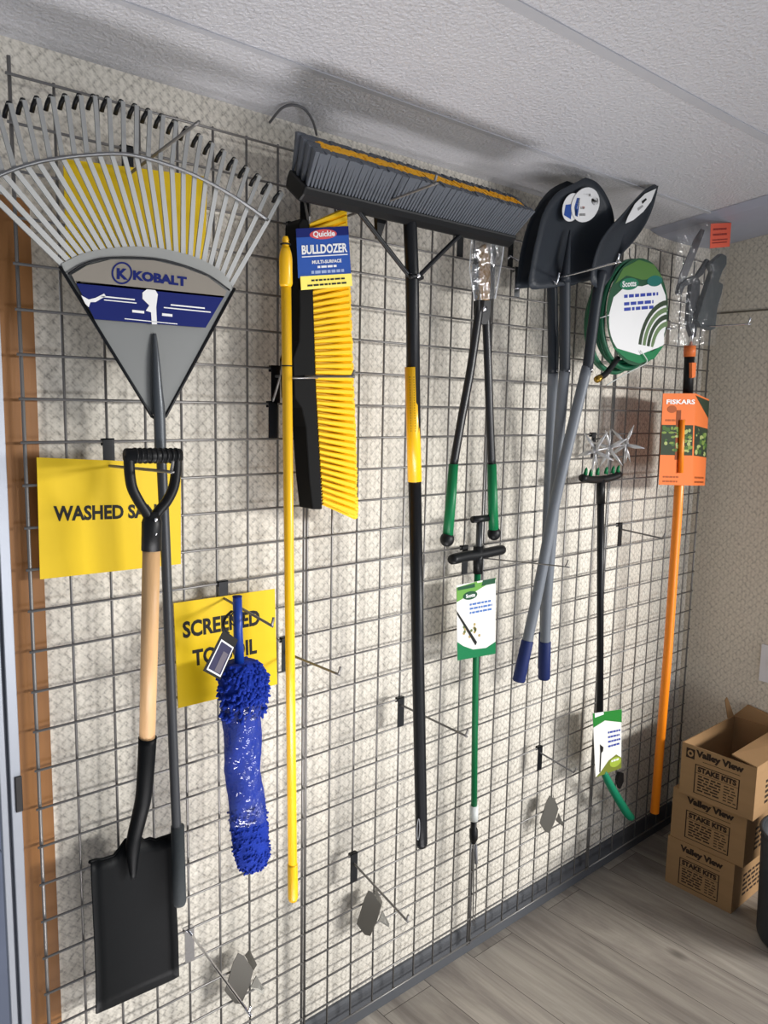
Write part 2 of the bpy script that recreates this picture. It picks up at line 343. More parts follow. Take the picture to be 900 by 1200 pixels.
# ================================================================== WIRE PANELS
panel_txt = ['at the far left by the brown door casing', 'second from the left, behind the push broom', 'third from the left, behind the shovels', 'at the right end, beside the cardboard boxes']
H = 28 * S
for k in range(4):
    x0 = k * 8 * S + .0045; x1 = (k + 1) * 8 * S - .0045
    r = thing('gridwall_panel', (x0, 0, Z0), 'grey steel wire grid panel ' + panel_txt[k], 'wire panel', 'grey wire grid panels along the wall')
    m = MB()
    for j in range(29):
        z = Z0 + H - j * S; m.tube([(x0 - (.008 if k == 0 else .0005), -.0028, z), (x1 + .0005, -.0028, z)], .0026, WIRE, 6)
    m.build('horizontal_wires', r)
    m = MB()
    for c in range(1, 8):
        x = (k * 8 + c) * S; m.tube([(x, .0026, Z0 - .004), (x, .0026, Z0 + H + .006)], .0026, WIRE, 6)
    m.build('vertical_wires', r)
    for x in (x0, x1):
        m = MB(); m.tube([(x, .0026, Z0 - .012), (x, .0026, Z0 + H + .03)], .0034, WIRE, 8); m.build('edge_rod', r)

# ================================================================== HOOKS
def hook(base, tip, L, label, bend=0, plate=True, dark=True, rr=.0028, up=.018, name='peg_hook', group='peg hooks on the wire grid', kink=0, Yplate=-.0065):
    """base pixel on the grid, tip pixel at distance L in front"""
    b = at(*base, -.008); t = at(*tip, -L)
    zt = math.ceil((b.z - Z0 - .012) / S) * S + Z0     # the wire it hangs on
    r = thing(name, (b.x, 0, b.z), label, 'hook', group)
    pm = DKSTEEL if dark else CHROME
    if plate:
        m = MB(); zb = zt - S
        m.box((b.x - .011, Yplate - .002, zb + .002), (b.x + .011, Yplate, zt + .006), pm)
        m.box((b.x - .011, Yplate - .002, zt + .0035), (b.x + .011, .003, zt + .0055), pm)
        m.box((b.x - .011, .001, zt - .008), (b.x + .011, .003, zt + .0055), pm)
        m.build('back_plate', r)
    d = (t - b).normalized(); P = [b + Vector((0, .001, 0)), b + d * .02 + Vector((0, 0, kink)), t - d * .01, t, t + d * .006 + Vector((0, 0, up * .6)), t + d * .008 + Vector((0, 0, up))]
    m = MB(); m.tube(smooth(P, 3), rr, CHROME if not dark else WIRE, 8); m.build('peg', r)
    return r

hook((128, 546), (200, 553), .245, 'wire hook through the WASHED SAND sign, under the shovel grip', dark=True)
hook((262, 701), (318, 733), .20, 'wire hook over the SCREENED TOPSOIL sign holding the blue duster')
hook((335, 765), (396, 790), .195, 'empty hook behind the yellow pole, right of the SCREENED TOPSOIL sign')
hook((222, 1092), (291, 1186), .27, 'empty grey hook low on the grid right of the shovel blade', dark=False)
hook((727, 620), (776, 631), .155, 'empty hook between the black cultivator pole and the orange pole')
hook((470, 826), (545, 862), .23, 'empty hook just left of the lower part of the push broom handle')
hook((415, 1012), (476, 1078), .225, 'empty hook above the metal bracket, below the broom and yellow pole')
hook((633, 882), (672, 905), .10, 'small empty hook below the blue shovel grips')
hook((150, 205), (230, 145), .25, 'wire hook poking through the rake tines at the top', up=.0)
hook((323, 441), (412, 441), .24, 'wire hook crossing the yellow brush in the middle', up=.012)
hook((400, 256), (508, 216), .31, 'upper wire hook crossing the push broom bristles', up=.016)
hook((540, 268), (588, 262), .16, 'wire hook at the right end of the push broom holding the loppers', up=.012)
hook((598, 300), (652, 332), .16, 'chrome hook beside the loppers pouch, left one under the shovel blades', dark=False, up=.03)
hook((606, 338), (722, 308), .33, 'long wire hook carrying the shovel blades', dark=False, up=.02)
hook((545, 652), (662, 664), .31, 'thin wire hook under the black crossbar of the green weeder', dark=True, rr=.0018)
hook((744, 330), (738, 300), .05, 'short hook holding the green hose coil', dark=True)
hook((696, 515), (712, 512), .05, 'short hook behind the steel star wheels of the cultivator', dark=True)
hook((783, 385), (876, 380), .275, 'wire hook reaching past the bagged pole pruner at the right end', dark=False, up=.02)
hook((440, 1075), (440, 1076), .02, 'tiny', dark=False) if False else None

def bracket(px, py, lab):
    """bent metal shelf bracket hanging askew on the wires"""
    c = at(px, py, -.012); r = thing('shelf_clip', c, lab, 'bracket', 'bent metal clips low on the grid')
    m = MB(); GP = mat('dull zinc plate', (120, 118, 112), .35, .8)
    q = [(-.035, -.028), (-.012, -.062), (.004, -.068), (.022, -.03), (.034, .012), (.012, .052), (-.002, .062), (-.014, .04)]
    pts = [c + Vector((x * .85, -.01 - x * .4, z)) for x, z in q]
    m.prism(pts, (0, .002, 0), GP); m.build('clip_plate', r)
    m = MB(); m.prism([c + Vector((.034 * .85, -.01 - .014, .012)), c + Vector((.012, -.015, .052)), c + Vector((.036, .004, .045)), c + Vector((.05, -.005, .005))], (0, .002, 0), GP)
    m.prism([c + Vector((.022, -.022, -.028)), c + Vector((.04, -.018, -.01)), c + Vector((.058, -.025, -.05)), c + Vector((.052, -.03, -.055))], (0, .002, 0), GP); m.build('clip_arm', r)
bracket(278, 1143, 'bent grey metal clip on the lower left grid, under the blue duster')
bracket(430, 1067, 'bent grey metal clip low on the second grid panel')
bracket(641, 952, 'small dark metal clip on the third grid panel, above the baseboard')

# ================================================================== SIGNS
def sign(tl, tr, br, bl, lines, lab, Y=-.0105):
    c = Card(tl, tr, br, bl, Y, .0014); m = MB(); c.base(m, SIGN); r = m.build('yellow_sign'); 
    tag(r, lab, 'sign', 'yellow product signs on the grid')
    if lines:
        for s, f in lines: m = MB(); c.txt(m, s, INK, f, .036, .6); m.build('lettering', r)
    return r
sign((43, 536), (212, 543), (212, 661), (47, 679), [('WASHED SAND', (.095, .475, .90, .605))], 'yellow sign reading WASHED SAND behind the black shovel grip')
sign((203.5, 707), (322, 690), (325, 802), (209, 830), [('SCREENED', (.07, .655, .83, .815)), ('TOPSOIL', (.15, .37, .79, .53))], 'yellow sign reading SCREENED TOPSOIL behind the blue duster')
sign((74, 186), (243, 207), (240, 322), (78, 311), [], 'yellow sign hidden behind the tines of the grey rake')

# ================================================================== RAKE
RX = at(185, 490, -.10)
rk = thing('leaf_rake', (at(210, 1058, -.09).x, -.09, at(210, 1058, -.09).z), 'grey fan-shaped leaf rake with a navy label hanging head up at the far left', 'rake')
basea = smooth([Vector((x, y, 0)) for x, y in [(72, 309), (95, 298), (121, 292), (153, 289), (180, 290), (207, 295), (233, 303), (258, 317), (271, 333)]], 6)
tips = smooth([Vector((x, y, 0)) for x, y in [(-40, 160), (-20, 137), (3, 124), (45, 115), (100, 112), (140, 118), (180, 131), (215, 147), (250, 168), (280, 189), (310, 210), (331, 226)]], 6)
brc = smooth([Vector((x, y, 0)) for x, y in [(-22, 217), (0, 205), (30, 194), (60, 187), (100, 182), (150, 181), (200, 194), (240, 211), (280, 234), (314, 258)]], 6)
def along(P, t):
    L = [0]
    for i in range(1, len(P)): L.append(L[-1] + (P[i] - P[i - 1]).length)
    d = t * L[-1]
    for i in range(1, len(P)):
        if d <= L[i] + 1e-9: return P[i - 1].lerp(P[i], (d - L[i - 1]) / (L[i] - L[i - 1]))
    return P[-1]
NT = 26
for i in range(NT):
    t = i / (NT - 1); a = along(basea, t); c = along(brc, t); b = along(tips, t)
    A0 = at(a.x, a.y, -.105); C0 = at(c.x, c.y, -.128); B0 = at(b.x, b.y, -.118)
    A1 = A0 + (A0 - C0).normalized() * .02
    m = MB(); m.tube([A1, A0, C0, B0, B0 + Vector((0, .010, .002))], [.0046, .0046, .004, .0036, .0034], TINE, 4, flat=.35, up=(0, 1, 0))
    tn = m.build('tine', rk)
    m = MB(); m.tube([B0 + Vector((0, .0065, .004)), B0 + Vector((0, .026, -.004)), B0 + Vector((0, .034, -.012))], .0042, DKSTEEL, 6, flat=.6); m.build('tine_tip', tn, label='black coated bent tip')
m = MB(); m.tube([at(p.x, p.y, -.1345) for p in brc], .0032, mat('steel brace rod', (118, 119, 121), .3, .8), 8); m.build('brace_rod', rk)
# fan plate (plastic band and the flat face)
pt = [at(p.x, p.y, -.108) for p in basea]
face = [(271, 335), (192, 484), (179, 484), (72, 311)]
m = MB(); m.prism(pt + pl([(274, 338), (194, 486), (178, 486), (70, 313)], -.108), (0, .006, 0), GREYP)
bd = smooth(pl([(77, 322), (100, 310), (130, 303), (180, 304), (215, 312), (245, 324), (272, 342)], -.1085), 8)
m.strip([q + Vector((0, -.0006, 0)) for q in pt[:len(bd)]], bd, (0, .0004, 0), mat('pale grey band', (150, 151, 148), .5)) if len(pt) >= len(bd) else None
m.tube(pl([(70, 312), (178, 488), (186, 493), (194, 488), (275, 338)], -.109), .0030, DKSTEEL, 6)
m.tube(smooth(pl([(80, 321), (100, 309), (130, 302), (180, 303), (215, 311), (245, 323), (269, 340)], -.1145), 3), .0018, DKSTEEL, 6)
m.build('fan_plate', rk)
lc = Card((80, 300), (270, 300), (270, 390), (80, 390), -.1158, .001)
def LP(x, y): return ((x - 80) / 190, (390 - y) / 90)
# label: beige top field, navy band
m = MB(); top = [(84, 322), (102, 311), (130, 304), (180, 305), (214, 313), (243, 324), (266, 341)]
m.prism([at(x, y, -.1155) for x, y in top + [(262, 349), (89, 332)]], (0, .0008, 0), mat('warm grey label', (134, 128, 119), .6, spec=.1))
m.prism([at(x, y, -.1155) for x, y in [(88, 329), (263, 347), (241, 384), (111, 374)]], (0, .0008, 0), NAVY)
def lfn(x0, yb0, yb1, x1, hh):        # slanted baseline in pixels
    return lambda a, b, l: at(x0 + (x1 - x0) * a, yb0 + (yb1 - yb0) * a - hh * b, -.1163)
m.text('KOBALT', NAVY, lfn(156, 328, 336, 219, 11.5), .055)
m.add([at(143 + 12.2 * math.cos(a) * s, 320 + 13.2 * math.sin(a) * s, -.1163) for s in (1, .84) for a in [i * math.pi / 16 for i in range(32)]], [(i, (i + 1) % 32, (i + 1) % 32 + 32, i + 32) for i in range(32)], NAVY)
m.text('K', NAVY, lfn(137, 327, 328, 150, 13), .05)
for (x, y, w, h_, mm) in [(118, 348, 40, 1.6, WHITE), (122, 352, 38, 1.2, WHITE), (200, 358, 40, 1.6, WHITE), (192, 361, 55, 1.3, WHITE), (155, 366, 14, 3.0, WHITE), (190, 370, 12, 3, WHITE), (146, 374, 62, 1, WHITE)]:
    m.prism([at(x, y, -.1162), at(x + w, y + w * .1, -.1162), at(x + w, y + w * .1 - h_, -.1162), at(x, y - h_, -.1162)], (0, .0003, 0), mm)
m.prism([at(x, y, -.1162) for x, y in [(95, 346), (104, 351), (112, 349), (122, 344), (124, 347), (112, 354), (106, 354), (104, 360), (100, 356)]], (0, .0003, 0), WHITE)
m.prism([at(x, y, -.1162) for x, y in [(167, 343), (172, 339), (182, 340), (185, 345), (183, 360), (184, 380), (178, 380), (177, 366), (171, 364), (175, 358), (167, 350)]], (0, .0003, 0), WHITE)
m.build('label', rk, label='beige and navy maker label')
hp = [(181, 391, -.112), (183, 420, -.118), (185, 460, -.118), (187, 492, -.115), (188, 530, -.112)]
m = MB(); m.tube(smooth(pl(hp, 0), 4), [.003] + [.004 + .0065 * min(1, i / 9) for i in range(16)], mat('dark grey socket', (78, 82, 86), .35, .3), 12); m.build('socket', rk)
hb = pl([(188, 515, -.112), (194, 640, -.105), (200, 800, -.098), (206, 950, -.092), (209, 1000, -.09)], 0)
m = MB(); m.tube(smooth(hb, 3), .0095, mat('dark grey steel tube', (58, 60, 63), .35, .2), 14); m.build('handle', rk)
m = MB(); m.tube(pl([(208, 968, -.09), (210.5, 1056, -.088), (210.6, 1060, -.088)], 0), [.0135, .0135, .011], mat('dark grey foam grip', (52, 56, 58), .8, 0, .4, 120), 14); m.build('grip', rk)

# ================================================================== SQUARE SHOVEL
sv = thing('square_shovel', at(112, 1187, -.055), 'black square-mouth shovel with wooden shaft and black D-grip hanging by the WASHED SAND sign', 'shovel')
YG = -.165
m = MB(); th = Vector((0, .022, 0))
o_l = pl([(145, 533), (146, 552), (148, 570), (155, 587), (165, 601), (168, 612)], YG); o_r = pl([(213, 533), (212, 552), (209, 571), (202, 587), (192, 600), (188, 612)], YG)
m.tube(smooth([at(151, 534, YG), at(152, 555, YG), at(155, 572, YG), at(163, 588, YG), at(172, 602, YG), at(177, 612, YG)], 4), [.009] * 21, BLACK, 12, flat=1.15)
m.tube(smooth([at(207, 534, YG), at(206, 555, YG), at(203, 572, YG), at(195, 588, YG), at(185, 600, YG), at(178, 612, YG)], 4), [.009] * 21, BLACK, 12, flat=1.15)
m.tube(pl([(147, 534), (211, 534)], YG), .0128, BLACK, 14)
for x in range(157, 206, 6): m.tube(pl([(x, 534), (x + 2.2, 534)], YG - .0005), .0140, BLACK, 14)
m.tube(pl([(178, 600), (178, 612), (177.5, 645)], YG), [.012, .0175, .0175], BLACK, 16)
m.build('d_grip', sv, label='black plastic D-shaped grip')
m = MB(); m.ball(at(183, 609, YG - .018), .0035, CHROME, sy=.5)
m.ball(at(183, 626, YG - .018), .002, CHROME, sy=.5); m.build('rivet', sv)
m = MB(); m.tube(pl([(177.5, 643, YG), (175, 760, -.135), (172.5, 866, -.11)], 0), [.0155, .0155, .0145], WOOD, 16); m.build('wooden_shaft', sv, label='light wooden shaft')
SB = mat('black powder coated steel', (8, 10, 12), .5, 0, .2, 40, spec=.12)
m = MB(); m.tube(smooth(pl([(173, 864, -.11), (171, 900, -.104), (168, 935, -.092), (162, 962, -.078), (156, 990, -.068), (156, 1030, -.064)], 0), 4), [.0172 - .0002 * i for i in range(16)] + [.0145, .0125, .010, .007, .004], SB, 14); m.build('steel_socket', sv)
m = MB()
Lx = [(106, 1011), (107, 1040), (110, 1100), (112, 1150), (112, 1188)]; Rx = [(204, 978), (205, 1010), (207, 1060), (209, 1100), (210, 1144)]
NU, NV = 14, 12; V = []
for j in range(NV + 1):
    v = j / NV
    for i in range(NU + 1):
        u = i / NU; a = along([Vector((*p, 0)) for p in Lx], v); b = along([Vector((*p, 0)) for p in Rx], v)
        q = a.lerp(b, u)
        if v == 0:
            q.y += 0
        s_ = abs(u - .5) * 2
        topbow = 0 if v > .0 else 1
        Yd = -.062 + .018 * (1 - s_ ** 2) + (-.012 if s_ > .93 else 0)
        q2 = q.copy()
        if v < .2:   # shoulders: stepped top edge rising to the socket
            k = (1 - v / .2)
            q2.y += k * (-12 if .42 < u < .62 else (-4 if .3 < u < .75 else (2 if .1 < u < .3 else 0)))
        V.append(at(q2.x, q2.y, Yd))
F = [(j * (NU + 1) + i, j * (NU + 1) + i + 1, (j + 1) * (NU + 1) + i + 1, (j + 1) * (NU + 1) + i) for j in range(NV) for i in range(NU)]
m.add(V, F, SB, True)
m.tube([v + Vector((0, .003, 0)) for v in V[:NU + 1]], .0035, SB, 8)
o = m.build('blade', sv, label='black square steel blade'); md = o.modifiers.new('solid', 'SOLIDIFY'); md.thickness = .003

# ================================================================== BLUE DUSTER
du = thing('duster', at(296, 1020, -.10), 'royal blue microfibre duster with its head wrapped in clear film', 'duster')
YD = -.115
m = MB(); m.tube(pl([(278, 699), (279, 740), (281, 790)], YD), [.0093, .0095, .0105], BLUE, 16); m.tube(pl([(278, 699.6), (278, 698.4)], YD), .0098, NAVY, 16)
m.tube([at(278, 722, YD) + Vector((-.016 * math.cos(a), -.001, .016 * math.sin(a) - .004)) for a in [i * math.pi / 8 for i in range(16)]], .0014, BLACK, 6, closed=True)
m.build('handle', du)
sp = smooth([Vector((x, y, r)) for x, y, r in [(281, 776, .034), (284, 792, .047), (285, 812, .046), (284, 832, .041), (284, 870, .040), (285, 900, .038), (288, 935, .039), (292, 970, .040), (295, 1000, .038), (296, 1012, .031), (296, 1019, .016)]], 6)
m = MB(); V = []; seg = 48
for j, p in enumerate(sp):
    c = at(p.x, p.y, YD)
    for k in range(seg):
        a = 2 * math.pi * k / seg; wr = 1.0 + (.05 if 826 < p.y < 960 else 0) * math.sin(3 * a + p.y * .09)
        f = 1 + .06 * noise.noise(Vector((math.cos(a) * 6, math.sin(a) * 6, p.y * .35)))
        V.append(c + Vector((math.cos(a) * p.z * wr * f, math.sin(a) * p.z * .8 * wr * f, 0)))
F = [(j * seg + k, j * seg + (k + 1) % seg, (j + 1) * seg + (k + 1) % seg, (j + 1) * seg + k) for j in range(len(sp) - 1) for k in range(seg)] + [tuple(range(seg)), tuple((len(sp) - 1) * seg + k for k in range(seg))]
m.add(V, F, CHEN, True)
rnd = random.Random(3)
for i in range(760):            # chenille fingers around the collar and over the head
    hi = i < 430; y = rnd.uniform(776, 836) if hi else rnd.uniform(940, 1018); a = rnd.uniform(math.pi, 2 * math.pi) if rnd.random() < .75 else rnd.uniform(0, math.pi)
    p = min(sp, key=lambda q: abs(q.y - y)); c = at(p.x, y, YD); n_ = Vector((math.cos(a), math.sin(a) * .8, 0))
    s0 = c + n_ * p.z * .92; L_ = rnd.uniform(.006, .016) if hi else rnd.uniform(.003, .005)
    e = s0 + n_ * L_ * .8 + Vector((rnd.uniform(-.006, .006), 0, -rnd.uniform(-.4, 1) * L_)) 
    m.tube([s0, s0.lerp(e, .5) + n_ * .003, e], [.0036, .0040, .0022] if hi else [.0025, .0026, .0015], CHEN, 6)
m.build('chenille_head', du)
FILM = sheer('clear film', (120, 150, 220), .02, .07, .14)
m = MB(); V = []; sp2 = [p for p in sp if 818 < p.y < 962]
for j, p in enumerate(sp2):
    c = at(p.x, p.y, YD)
    for k in range(seg):
        a = 2 * math.pi * k / seg; wr = 1.0 + .05 * math.sin(3 * a + p.y * .09) + .07 * noise.noise(Vector((math.cos(a) * 2.2, math.sin(a) * 2.2, p.y * .07)))
        V.append(c + Vector((math.cos(a) * (p.z + .0035) * wr, math.sin(a) * (p.z * .8 + .0055) * wr, 0)))
m.add(V, [(j * seg + k, j * seg + (k + 1) % seg, (j + 1) * seg + (k + 1) % seg, (j + 1) * seg + k) for j in range(len(sp2) - 1) for k in range(seg)], FILM, True)
m.build('plastic_wrap', du, label='clear glossy plastic wrap')
c = Card((262, 738), (279, 750), (258, 797), (238, 786), -.13, .001); m = MB(); c.base(m, INK); c.rect(m, .12, .06, .94, .80, WHITE, .2); c.rect(m, .18, .10, .88, .76, mat('tag navy', (38, 36, 70), .4), .6); c.rect(m, .5, .12, .8, .6, mat('tag grey', (96, 90, 100), .5), 1.0)
m.tube(smooth(pl([(272, 716, -.125), (264, 724, -.13), (262, 734, -.13), (268, 742, -.13)], 0), 4), .004, INK, 6, flat=.4)
m.build('tag', du, label='black hang tag with white border')

# ================================================================== YELLOW EXTENSION POLE
yp = thing('extension_pole', at(343, 1055, -.075), 'long yellow extension pole hanging left of the yellow brush head', 'pole')
P = lambda t: at(334.5 + 8.8 * t, 280 + 775 * t, -.125 + .03 * t)
m = MB(); m.tube([P(.06), P(.5), P(.955)], .0104, POLE_Y, 16); m.build('tube', yp)
m = MB(); m.tube([P(.012), P(.022), P(.03), P(.068), P(.072)], [.008, .0118, .0132, .0132, .011], POLE_Y, 16); m.build('collar', yp)
m = MB(); m.tube([P(-.004), P(-.001), P(.013)], [.0045, .006, .006], POLE_Y, 12)
for k in range(3): m.tube([P(.001 + k * .004), P(.0025 + k * .004)], .0072, POLE_Y, 12)
m.build('threaded_tip', yp)
m = MB(); m.tube([P(.945), P(.947), P(.995), P(1)], [.0112, .0118, .0118, .0095], POLE_Y, 16); m.build('end_cap', yp)
m = MB(); m.tube([P(.192) + Vector((.0112 * math.cos(a), .0112 * math.sin(a), 0)) for a in [i * math.pi / 8 for i in range(16)]], .0013, BLACK, 6, closed=True); m.tube([P(.008) + Vector((.0096 * math.cos(a), .0096 * math.sin(a), 0)) for a in [i * math.pi / 8 for i in range(16)]] , .0015, BLACK, 6, closed=True)
m.build('wire_tie', yp)
hook((320, 470), (330, 437), .06, 'short black hook gripping the yellow pole, beside the brush block', dark=True)
hook((343, 292), (348, 290), .03, 'short black hook at the top of the yellow pole', dark=True)

# ================================================================== YELLOW BRUSH HEAD
yb = thing('brush_head', at(375, 597, -.10), 'black broom head with long bright yellow bristles hanging on end with a blue header card', 'broom head')
m = MB(); BKP = mat('matt black block', (12, 12, 12), .6, spec=.1)
m.prism(pl([(350, 262), (355, 255), (362, 258), (366, 300), (368, 360), (370, 440), (374, 520), (378, 597), (366, 597), (362, 560), (358, 500), (353, 478), (345, 466), (343, 420), (350, 400), (351, 360), (349, 300)], -.105), (0, .05, 0), BKP)
m.build('block', yb, bevel=.003)
m = MB(); m.tube(pl([(343, 443), (372, 443)], -.112), .0035, mat('silver clip', (190, 190, 190), .3, .8), 8, flat=.5); m.build('clip', yb)
m = MB(); rnd = random.Random(5); NB = 46
out = [Vector((x, y, 0)) for x, y in [(404, 248), (406, 300), (409, 360), (411, 420), (414, 500), (417, 605)]]
inn = [Vector((x, y, 0)) for x, y in [(363, 264), (366, 330), (369, 400), (371, 460), (375, 530), (379, 590)]]
for row in range(4):
    Yr = -.098 + row * .013
    for i in range(NB):
        t = (i + .5 * (row % 2)) / (NB - .5); a = along(inn, t); b = along(out, t); b.x += rnd.uniform(-.9, .9)
        A_ = at(a.x - 1, a.y, Yr); B_ = at(b.x, b.y, Yr + (row - 1.5) * .007)
        m.tube([A_, A_.lerp(B_, .35), B_], [.0035, .0046, .0078], BR_Y, 6, smooth=False)
# solid root mass keeps the fan opaque
m.build('bristles', yb, label='bright yellow flared bristles')
c = Card((347, 268), (408, 265), (411.5, 322), (349.5, 326), -.118, .001); m = MB(); c.base(m, mat('blue header card', (30, 76, 158), .5, spec=.15))
c.rect(m, 0, .82, 1, 1, NAVY, .1)
c.poly(m, ellipse(.5, .86, .26, .1), mat('logo red', (196, 60, 66), .4), .5); c.txt(m, 'Quickie', WHITE, (.30, .79, .72, .93), .03, 1.6)
c.txt(m, 'BULLDOZER', WHITE, (.08, .47, .95, .66), .035); c.rect(m, .08, .415, .95, .435, WHITE, .3)
c.txt(m, 'MULTI-SURFACE', WHITE, (.26, .27, .82, .34), .03); c.lines(m, .36, .18, .76, 1, .045, .1, WHITE); c.lines(m, .24, .07, .86, 1, .06, .1, mat('pale blue print', (140, 160, 200), .4))
m.build('header_card', yb, label='blue header card with white lettering')
c = Card((352, 324), (412, 320.5), (413, 335), (353, 340), -.1195, .001); m = MB(); c.base(m, mat('lemon strip', (246, 226, 90), .4)); c.lines(m, .2, .58, .85, 1, .14, .1, INK, seed=4); c.lines(m, .12, .22, .9, 1, .14, .1, INK, seed=6)
m.build('strip_label', yb, label='pale yellow strip below the blue card')
hook((357, 236), (362, 262), .10, 'black hook above the yellow brush head, under the left end of the push broom', dark=True)

# ================================================================== PUSH BROOM
pb = thing('push_broom', at(493, 990, -.13), 'large push broom hung bristles up, grey and yellow bristles, black and yellow handle', 'push broom')
Lb = at(346, 219, -.14); Rb = at(594, 270, -.14); zb = (Lb.z + Rb.z) / 2; Lb.z = Rb.z = zb
dirv = Vector((0, -.60, .80)); ev = Vector((0, .80, .60)); wv = .036
m = MB(); X_ = Vector((1, 0, 0))
cs = [dirv * -.024 + ev * -wv * .8, dirv * -.005 - ev * wv, dirv * .012 - ev * wv, dirv * .012 + ev * wv, dirv * -.005 + ev * wv, dirv * -.024 + ev * wv * .8]
m.prism([Lb + q for q in cs], Rb - Lb, BLACK)
m.build('block', pb, bevel=.005)
m = MB(); rnd = random.Random(9); NBX = 74
for row in range(7):
    rr_ = (row - 3) / 3
    mm = BR_D if 1 < row < 5 else BR_G
    for i in range(NBX):
        u = (i + .5 * (row % 2)) / (NBX - .5)
        A_ = Lb.lerp(Rb, .012 + .976 * u) + ev * rr_ * wv * .85 + dirv * .01
        B_ = Lb.lerp(Rb, -.006 + 1.014 * u) + ev * rr_ * wv * 1.02 + dirv * (.080 + rnd.uniform(-.0015, .0015)) + X_ * rnd.uniform(-.0015, .0015)
        m.tube([A_, A_.lerp(B_, .5), B_], [.0032, .0048, .0072], (mm if 2 < i < NBX - 2 else BR_G), 5, smooth=False)
m.build('bristles', pb, label='grey bristles around a dull yellow core')
m = MB(); jp = at(483, 325, -.15); top_ = at(480, 250, -.145)
for px_, py_, ex in ((412, 243, -1), (546, 268, 1)):
    m = MB()
    tp = at(px_, py_, -.15); tp.z = zb - .015
    m.tube(smooth([tp, tp.lerp(jp, .86) + Vector((0, -.004, -.008)), jp + Vector((ex * .016, -.014, 0)), jp + Vector((0, -.016, .0))], 5), .0052, DKSTEEL, 10); m.build('brace', pb)
m = MB(); m.ball(jp + Vector((0, -.021, .001)), .0055, CHROME, sy=.6); m.tube([jp + Vector((-.017, -.012, .002)), jp + Vector((.017, -.012, .002))], .004, CHROME, 8); m.build('bolt', pb, label='silver bolt and clamp')
m = MB(); m.tube([Vector((top_.x, -.14, zb + .0)), at(480.5, 262, -.147), jp, at(486, 565, -.14)], .0152, DKSTEEL, 16); m.build('upper_handle', pb)
m = MB(); m.prism([at(441, 243, -.12), at(452, 243, -.12), at(455, 252, -.12), at(446, 280, -.12), at(443, 279, -.12)], (0, .01, 0), BLACK); m.build('socket_tab', pb)
m = MB(); m.tube([at(482.6, 430, -.1435), at(486, 564, -.14)], .0164, POLE_Y, 18)
for j in range(22):
    for dx in (-2.6, 2.2):
        q = at(482.8 + j * .08 + dx, 442 + j * 3.0, -.16); m.ball(q, .0011, INK, n=4)
m.build('yellow_sleeve', pb, label='bright yellow printed sleeve')
m = MB(); m.tube([at(486, 563, -.14), at(490, 780, -.135), at(493.6, 962, -.13), at(494, 988, -.13), at(494.1, 992, -.13)], [.0152, .0152, .0152, .0152, .012], DKSTEEL, 16); m.build('lower_handle', pb)
m = MB(); oc = at(490.2, 972, -.147); m.tube([oc + Vector((.0045 * math.cos(a), 0, .028 * math.sin(a))) for a in [i * math.pi / 12 for i in range(24)]], .0011, mat('pale grey ring', (150, 152, 156), .4), 6, closed=True); m.build('hang_slot', pb)

# ================================================================== LOPPERS
lp = thing('loppers', at(552, 632, -.07), 'bypass loppers with green grips hanging by a clear pouch under the push broom', 'loppers')
LBK = mat('lopper black tube', (28, 28, 30), .35, .2)
for ptsA, ptsG, eb in (([(563, 352, -.075), (552, 430, -.072), (541, 490, -.07), (531, 548, -.068)], [(531.5, 544), (528, 590), (524.5, 630)], (524, 632)), ([(569, 352, -.07), (572, 430, -.07), (574, 490, -.068), (576.5, 548, -.066)], [(576.3, 544), (577.5, 590), (578.5, 622)], (579, 625))):
    m = MB(); m.tube(smooth(pl(ptsA, 0), 4), .0122, LBK, 12, flat=.8, up=(0, 1, 0)); a = m.build('arm', lp)
    m = MB(); m.tube(pl([p + (-.069,) for p in ptsG], 0), [.0125, .0135, .014], GREEN, 14); m.build('grip', lp, label='green grip')
    m = MB(); m.ball(at(*eb, -.069), .0195, BLACK, sz=1.0, sy=.9); m.build('end_knob', lp, label='black round grip end')
m = MB(); BRASS = mat('bronze blade', (132, 98, 46), .35, .5)
m.prism(pl([(563, 292), (569, 286), (574, 300), (575, 330), (573, 356), (564, 356), (562, 330)], -.078), (0, .012, 0), BRASS)
m.prism(pl([(560, 296), (563, 290), (565, 310), (566, 340), (567, 354), (561, 354), (558, 325)], -.072), (0, .012, 0), LBK)
m.prism(pl([(561, 352), (575, 352), (574, 372), (570, 380), (565, 380), (561, 368)], -.082), (0, .018, 0), LBK); m.ball(at(568, 362, -.084), .008, CHROME, sy=.5)
m.build('cutting_head', lp, label='bronze blades in the pouch')
m = MB(); P_ = pl([(553, 275), (592, 266), (590, 300), (581, 350), (556, 352), (551, 315)], -.088); V = []
POUCH = sheer('clear clamshell plastic', (225, 230, 235), .10, .28, .08)
N1, N2 = 10, 16
for j in range(N2 + 1):
    for i in range(N1 + 1):
        u = i / N1; v = j / N2; L1 = along([Vector((x, y, 0)) for x, y in [(553, 275), (550, 315), (556, 352)]], v); R1 = along([Vector((x, y, 0)) for x, y in [(592, 266), (589, 300), (580, 350)]], v)
        q = L1.lerp(R1, u); V.append(at(q.x, q.y, -.088 - .012 * math.sin(math.pi * u) + .010 * noise.noise(Vector((u * 5, v * 7, 2)))))
m.add(V, [(j * (N1 + 1) + i, j * (N1 + 1) + i + 1, (j + 1) * (N1 + 1) + i + 1, (j + 1) * (N1 + 1) + i) for j in range(N2) for i in range(N1)], POUCH, True)
m.tube([V[i * (N1 + 1) + N1] for i in range(N2 + 1)], .0022, mat('pouch edge', (215, 218, 222), .15, alpha=.75), 6); m.tube([V[i * (N1 + 1)] for i in range(N2 + 1)], .0012, mat('pouch edge', (215, 218, 222), .15, alpha=.75), 6)
m.build('clear_pouch', lp, label='crinkled clear plastic pouch')

